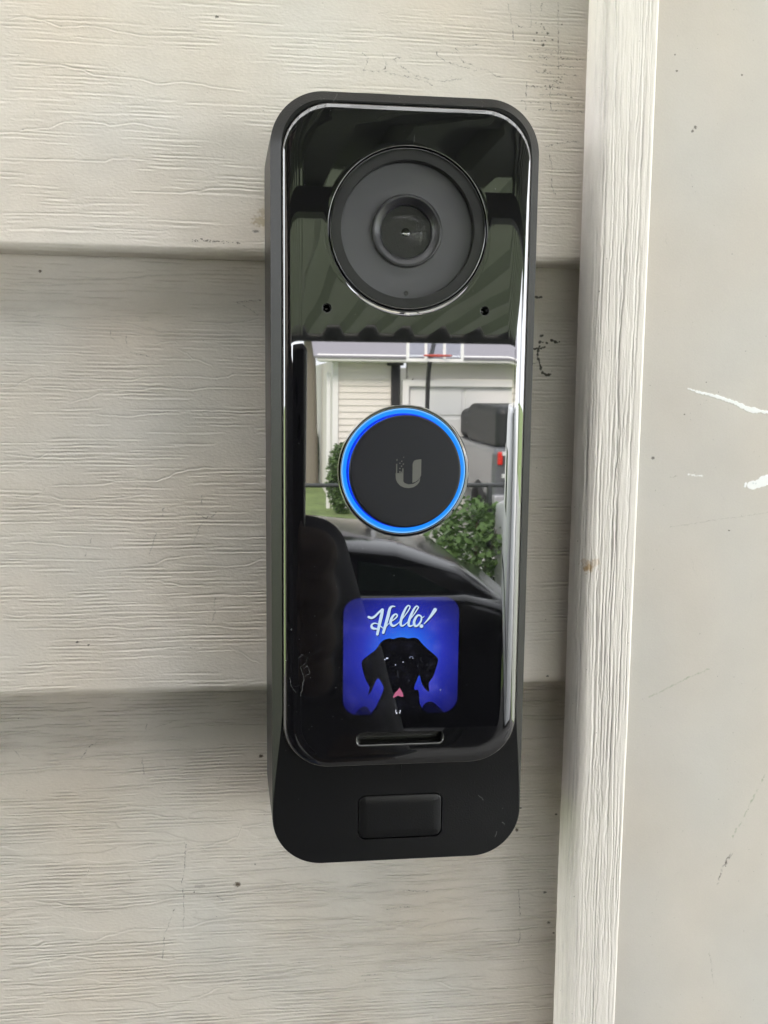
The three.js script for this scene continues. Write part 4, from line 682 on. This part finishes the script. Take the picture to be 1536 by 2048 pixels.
{
  const c = thing('black_car', 'glossy black hatchback parked under the carport', 'car', [0, 0.004, 6.35]); c.scale.y = 0.84;
  const paint = phys({ color: lin(0.005, 0.005, 0.006), roughness: 0.1, specularIntensity: 0.7 }), glass = phys({ color: lin(0.02, 0.03, 0.025), roughness: 0.02, ior: 1.6 });
  const low = shapeOf([[-2.7, 0.3], [1.45, 0.28], [1.6, 0.4], [1.62, 0.75], [1.56, 1.0], [1.2, 1.12], [0.2, 1.15], [-1.2, 1.1], [-2.2, 0.98], [-2.75, 0.8], [-2.82, 0.5]], false);
  part('body', crease(new THREE.ExtrudeGeometry(low, { depth: 1.56, bevelEnabled: true, bevelThickness: 0.09, bevelSize: 0.07, bevelSegments: 5 }).translate(0, 0, -0.78), 0.7), paint, c);
  const cab = shapeOf([[-1.55, 1.12], [-0.95, 1.38], [-0.4, 1.49], [0.3, 1.50], [0.8, 1.44], [1.18, 1.30], [1.42, 1.12]], false);
  part('roof', crease(new THREE.ExtrudeGeometry(cab, { depth: 0.7, bevelEnabled: true, bevelThickness: 0.35, bevelSize: 0.07, bevelSegments: 7 }).translate(0, 0, -0.35), 0.7), paint, c);
  for (const s of [-1, 1]) for (const w of [[[-1.3, 1.15], [-0.85, 1.36], [-0.42, 1.44], [-0.36, 1.44], [-0.36, 1.16]], [[-0.28, 1.16], [-0.28, 1.445], [0.3, 1.45], [0.5, 1.43], [0.5, 1.17]], [[0.58, 1.17], [0.58, 1.42], [0.9, 1.35], [1.14, 1.19]]]) part('window', new THREE.ExtrudeGeometry(shapeOf(w), { depth: 0.012, bevelEnabled: false }).translate(0, 0, s > 0 ? 0.712 : -0.724), glass, c);
  part('tail_light', rbox(0.06, 0.16, 0.3, 0.02, 1.66, 0.88, -0.6), phys({ color: lin(0.35, 0.01, 0.01), roughness: 0.1 }), c); part('tail_light', rbox(0.06, 0.16, 0.3, 0.02, 1.66, 0.88, 0.6), phys({ color: lin(0.35, 0.01, 0.01), roughness: 0.1 }), c);
  wheels(c, [-1.85, 0.95], [-0.74, 0.74], 0.32);
}
{
  const c = thing('grey_pickup', 'dark grey pickup with a black bed cap, pale rear rack and red tail lights', 'pickup', [4.02, ground(12), 13.2]);
  const white = phys({ color: lin(0.10, 0.105, 0.115), roughness: 0.3, clearcoat: 0.6 }), black = phys({ color: lin(0.012, 0.014, 0.014), roughness: 0.5 }), red = phys({ color: lin(0.6, 0.03, 0.02), roughness: 0.2 }), grey = std({ color: lin(0.4, 0.4, 0.42), roughness: 0.4, metalness: 0.6 });
  part('body', rbox(1.7, 0.75, 4.6, 0.1, 0, 0.85, 2.2), white, c); part('cap', rbox(1.56, 0.62, 2.0, 0.12, 0, 1.48, 1.05), black, c); part('cabin', rbox(1.44, 0.5, 1.5, 0.15, 0, 1.45, 2.9), black, c);
  part('tailgate', rbox(1.4, 0.5, 0.05, 0.02, 0, 0.92, -0.12), white, c); part('bumper', rbox(1.72, 0.18, 0.14, 0.03, 0, 0.5, -0.16), grey, c);
  for (const s of [-1, 1]) part('tail_light', rbox(0.07, 0.18, 0.06, 0.02, s * 0.76, 1.08, -0.11), red, c);
  part('brake_light', rbox(0.5, 0.04, 0.04, 0.01, 0.3, 1.72, 0.04), red, c); part('rack', merge([0, 1, 2, 3, 4].map((k) => box(0.05, 0.5 - 0.06 * (k % 3), 0.05, -0.6 + k * 0.17, 1.05 - 0.05 * (k % 2), -0.3)).concat([box(0.95, 0.05, 0.06, -0.3, 1.16, -0.3), box(0.95, 0.05, 0.06, -0.3, 0.86, -0.31)])), std({ color: lin(0.6, 0.6, 0.6), roughness: 0.5 }), c); part('plate', rbox(0.3, 0.15, 0.02, 0.005, 0, 0.75, -0.16), grey, c);

  const tm = std({ color: lin(0.02, 0.02, 0.02), roughness: 0.9 }); for (const x of [-0.78, 0.78]) for (const z of [0.8, 3.7]) part('wheel', tyre(0.36, 0.24).rotateY(Math.PI / 2).translate(x, 0.36, z), tm, c);
}

{
  const v = thing('white_van', 'white panel van parked on the right of the driveway', 'van', [3.12, 0.004, 6.6]);
  const white = phys({ color: lin(0.72, 0.73, 0.75), roughness: 0.3, clearcoat: 0.5 }), dark = phys({ color: lin(0.015, 0.018, 0.02), roughness: 0.08 });
  const side = shapeOf([[-2.3, 0.35], [2.2, 0.32], [2.3, 0.8], [2.25, 1.1], [1.75, 1.2], [1.15, 1.95], [0.9, 2.02], [-2.2, 2.05], [-2.32, 1.9]]);
  part('body', crease(new THREE.ExtrudeGeometry(side, { depth: 1.66, bevelEnabled: true, bevelThickness: 0.1, bevelSize: 0.07, bevelSegments: 4 }).translate(0, 0, -0.83).rotateY(-Math.PI / 2), 0.7), white, v);
  for (const s of [-1, 1]) { part('window', rbox(0.02, 0.5, 0.75, 0.008, s * 0.935, 1.5, 0.75), dark, v); part('rub_strip', rbox(0.03, 0.08, 3.6, 0.01, s * 0.94, 0.72, -0.1), dark, v); }
  const tm = std({ color: lin(0.02, 0.02, 0.02), roughness: 0.9 }); for (const x of [-0.82, 0.82]) for (const z of [-1.45, 1.4]) part('wheel', tyre(0.34, 0.22).rotateY(Math.PI / 2).translate(x, 0.34, z), tm, v);
}
// ---------------------------------------------------------------- the phone that takes the picture and the person who holds it
const camPos = camera.position.clone(), camQ = camera.quaternion.clone();
{
  const t = thing('smartphone', 'dark smartphone held up in front of the doorbell', 'phone'); t.position.copy(camPos); t.quaternion.copy(camQ);
  const shell = phys({ color: lin(0.012, 0.012, 0.014), roughness: 0.35 });
  part('case', rbox(0.0716, 0.1476, 0.0078, 0.0035, -0.0155, -0.0595, 0.0068), shell, t);
  part('camera_bump', rbox(0.036, 0.037, 0.0022, 0.001, -0.0015, -0.005, 0.0021), shell, t);
  for (const [x, y] of [[0.0, -0.019], [-0.016, -0.004]]) part('lens', new THREE.CylinderGeometry(0.0062, 0.0062, 0.0012, 32).rotateX(Math.PI / 2).translate(x, y, 0.0007), phys({ color: lin(0.005, 0.005, 0.006), roughness: 0.05 }), t);
}
const PX = -0.235, PZ = 0.44;                       // where the person stands
// smooth union of tapered capsules, meshed on a grid
function figure(bones, centre, half, cells, k) {
  const mc = new MarchingCubes(cells, new THREE.MeshStandardMaterial(), false, false, 260000), N = cells, h = N / 2; mc.isolation = 0;
  for (let z = 0; z < N; z++) for (let y = 0; y < N; y++) for (let x = 0; x < N; x++) {
    const px = centre[0] + (x - h) / h * half, py = centre[1] + (y - h) / h * half, pz = centre[2] + (z - h) / h * half; let d = 1e3;
    for (const [a, b, ra, rb] of bones) {
      const dx = b[0] - a[0], dy = b[1] - a[1], dz = b[2] - a[2], qx = px - a[0], qy = py - a[1], qz = pz - a[2], t = clamp((qx * dx + qy * dy + qz * dz) / (dx * dx + dy * dy + dz * dz + 1e-12)), e = Math.hypot(qx - t * dx, qy - t * dy, qz - t * dz) - lerp(ra, rb, t);
      if (e > d + k) continue; const m = Math.max(k - Math.abs(d - e), 0) / k; d = Math.min(d, e) - m * m * k * 0.25;
    }
    mc.field[z * N * N + y * N + x] = -d;
  }
  mc.update(); const n = mc.count ?? 0, g = new THREE.BufferGeometry(), p = mc.positionArray.slice(0, n * 3);
  for (let i = 0; i < n; i++) for (let c = 0; c < 3; c++) p[i * 3 + c] = centre[c] + p[i * 3 + c] * half;
  g.setAttribute('position', new THREE.BufferAttribute(p, 3)); g.setAttribute('normal', new THREE.BufferAttribute(mc.normalArray.slice(0, n * 3), 3)); return g;
}
{
  const per = thing('person', 'person in a dark shirt holding up a phone, mirrored in the glass', 'person', [PX, 0.8, PZ]);
  const o = (x, y, z) => [x - PX, y + EYE - 0.8, z - PZ];          // from lens coordinates to the person's own
  const mirror = (p) => [-p[0], p[1], p[2]];
  const hipY = 0.86, bones = [];
  const add = (a, b, ra, rb) => bones.push([a, b, ra, rb]);
  add([0, 0.92, 0], [0, 1.12, 0], 0.135, 0.125); add([-0.06, 0.95, 0], [0.06, 0.95, 0], 0.13, 0.13); add([0, 1.12, 0], [0, 1.34, -0.01], 0.13, 0.135); add([-0.08, 1.3, 0], [0.08, 1.3, 0], 0.12, 0.12); add([-0.15, 1.4, 0], [0.15, 1.4, 0], 0.06, 0.06); add([0, 1.4, 0], [0, 1.52, -0.02], 0.058, 0.052);
  const rl = [[0.09, hipY, 0], [0.1, 0.47, -0.015], [0.1, 0.08, 0.02], [0.11, 0.035, -0.14]];
  for (const f of [(p) => p, mirror]) { add(f(rl[0]), f(rl[1]), 0.088, 0.058); add(f(rl[1]), f(rl[2]), 0.058, 0.04); add(f(rl[2]), f(rl[3]), 0.038, 0.03); }
  const sh = [0.185, 1.39, 0], el = [0.262, 1.10, -0.12], wr = o(0.044, -0.185, 0.262);
  add(sh, el, 0.052, 0.042); add(el, wr, 0.042, 0.028); add([-0.185, 1.39, 0], [-0.25, 1.1, 0.02], 0.052, 0.042); add([-0.25, 1.1, 0.02], [-0.24, 0.86, -0.05], 0.042, 0.028);
  for (let k = 0; k < 4; k++) add([-0.24 + 0.004 * k, 0.83, -0.075 + 0.019 * k], [-0.236, 0.755, -0.085 + 0.018 * k], 0.011, 0.008); add([-0.24, 0.86, -0.05], [-0.238, 0.81, -0.05], 0.028, 0.032); add([-0.235, 0.85, -0.075], [-0.215, 0.79, -0.1], 0.012, 0.009);
  const body = figure(bones, [0, 0.8, -0.1], 0.82, 128, 0.045);
  // head with face
  const H = [0, 1.63, -0.03], hb = [[[H[0], H[1] + 0.02, H[2] + 0.01], [H[0], H[1] + 0.01, H[2] - 0.015], 0.088, 0.085], [[0, 1.6, -0.05], [0, 1.555, -0.075], 0.07, 0.042], [[0, 1.5, -0.015], [0, 1.6, -0.02], 0.052, 0.055], [[0, 1.635, -0.122], [0, 1.6, -0.138], 0.008, 0.014], [[-0.02, 1.567, -0.118], [0.02, 1.567, -0.118], 0.008, 0.008], [[-0.045, 1.655, -0.112], [-0.015, 1.655, -0.12], 0.01, 0.01], [[0.045, 1.655, -0.112], [0.015, 1.655, -0.12], 0.01, 0.01], [[-0.086, 1.64, -0.02], [-0.088, 1.6, -0.025], 0.014, 0.009], [[0.086, 1.64, -0.02], [0.088, 1.6, -0.025], 0.014, 0.009]];
  const head = figure(hb, [0, 1.62, -0.03], 0.16, 84, 0.018);
  // right hand round the lower right edge of the phone: palm beside it, thumb in front of the screen side, fingers across the back
  const inv = camQ, W = (x, y, z) => { const v = new THREE.Vector3(x, y, z).applyQuaternion(inv).add(camPos); return [v.x - PX, v.y - 0.8, v.z - PZ]; };
  const palm = [W(0.024, -0.078, 0.017), W(0.034, -0.130, 0.018)], hand = [[palm[0], palm[1], 0.017, 0.022], [W(0.020, -0.090, 0.024), W(0.030, -0.13, 0.026), 0.013, 0.017], [palm[1], wr, 0.024, 0.028]];
  [[-0.076, 0.0, 0.55], [-0.0945, 0.004, 0.75], [-0.113, 0.004, 0.7], [-0.130, 0.0, 0.5]].forEach(([y, d, s], k) => { const a = W(0.026, y, 0.008), b = W(0.021, y + 0.006, -0.006), c = W(0.020 - 0.022 * s, y + 0.011, -0.0082), e = W(0.020 - 0.042 * s, y + 0.010, -0.0062), w = [1, 1.05, 1, 0.86][k]; hand.push([a, b, 0.0095 * w, 0.0088 * w], [b, c, 0.0088 * w, 0.0080 * w], [c, e, 0.0080 * w, 0.0068 * w]); });
  hand.push([W(0.030, -0.110, 0.026), W(0.024, -0.085, 0.026), 0.014, 0.012], [W(0.024, -0.085, 0.026), W(0.010, -0.066, 0.020), 0.012, 0.0085]);
  const handG = figure(hand, [palm[0][0] - 0.01, palm[0][1] - 0.05, palm[0][2] + 0.01], 0.13, 100, 0.007);
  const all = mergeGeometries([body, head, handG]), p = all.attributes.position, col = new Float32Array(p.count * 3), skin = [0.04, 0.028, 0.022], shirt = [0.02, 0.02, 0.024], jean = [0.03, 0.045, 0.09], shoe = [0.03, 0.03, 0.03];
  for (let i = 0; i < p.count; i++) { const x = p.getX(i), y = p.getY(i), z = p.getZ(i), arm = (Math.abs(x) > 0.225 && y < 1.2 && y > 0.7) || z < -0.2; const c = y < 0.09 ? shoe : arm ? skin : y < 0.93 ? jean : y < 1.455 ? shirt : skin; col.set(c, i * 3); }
  all.setAttribute('color', new THREE.BufferAttribute(col, 3));
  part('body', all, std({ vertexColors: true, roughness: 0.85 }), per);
  const hair = figure([[[0, 1.69, -0.005], [0, 1.66, 0.03], 0.088, 0.082], [[-0.05, 1.69, -0.05], [0.05, 1.69, -0.05], 0.05, 0.05]], [0, 1.66, 0], 0.16, 48, 0.02);
  part('hair', hair, std({ color: lin(0.02, 0.014, 0.01), roughness: 0.6 }), per);
  for (const s of [-1, 1]) part('eye', new THREE.SphereGeometry(0.0115, 16, 12).translate(s * 0.03, 1.643, -0.113), std({ color: lin(0.5, 0.48, 0.45), roughness: 0.2 }), per);
}

renderer.render(scene, camera);
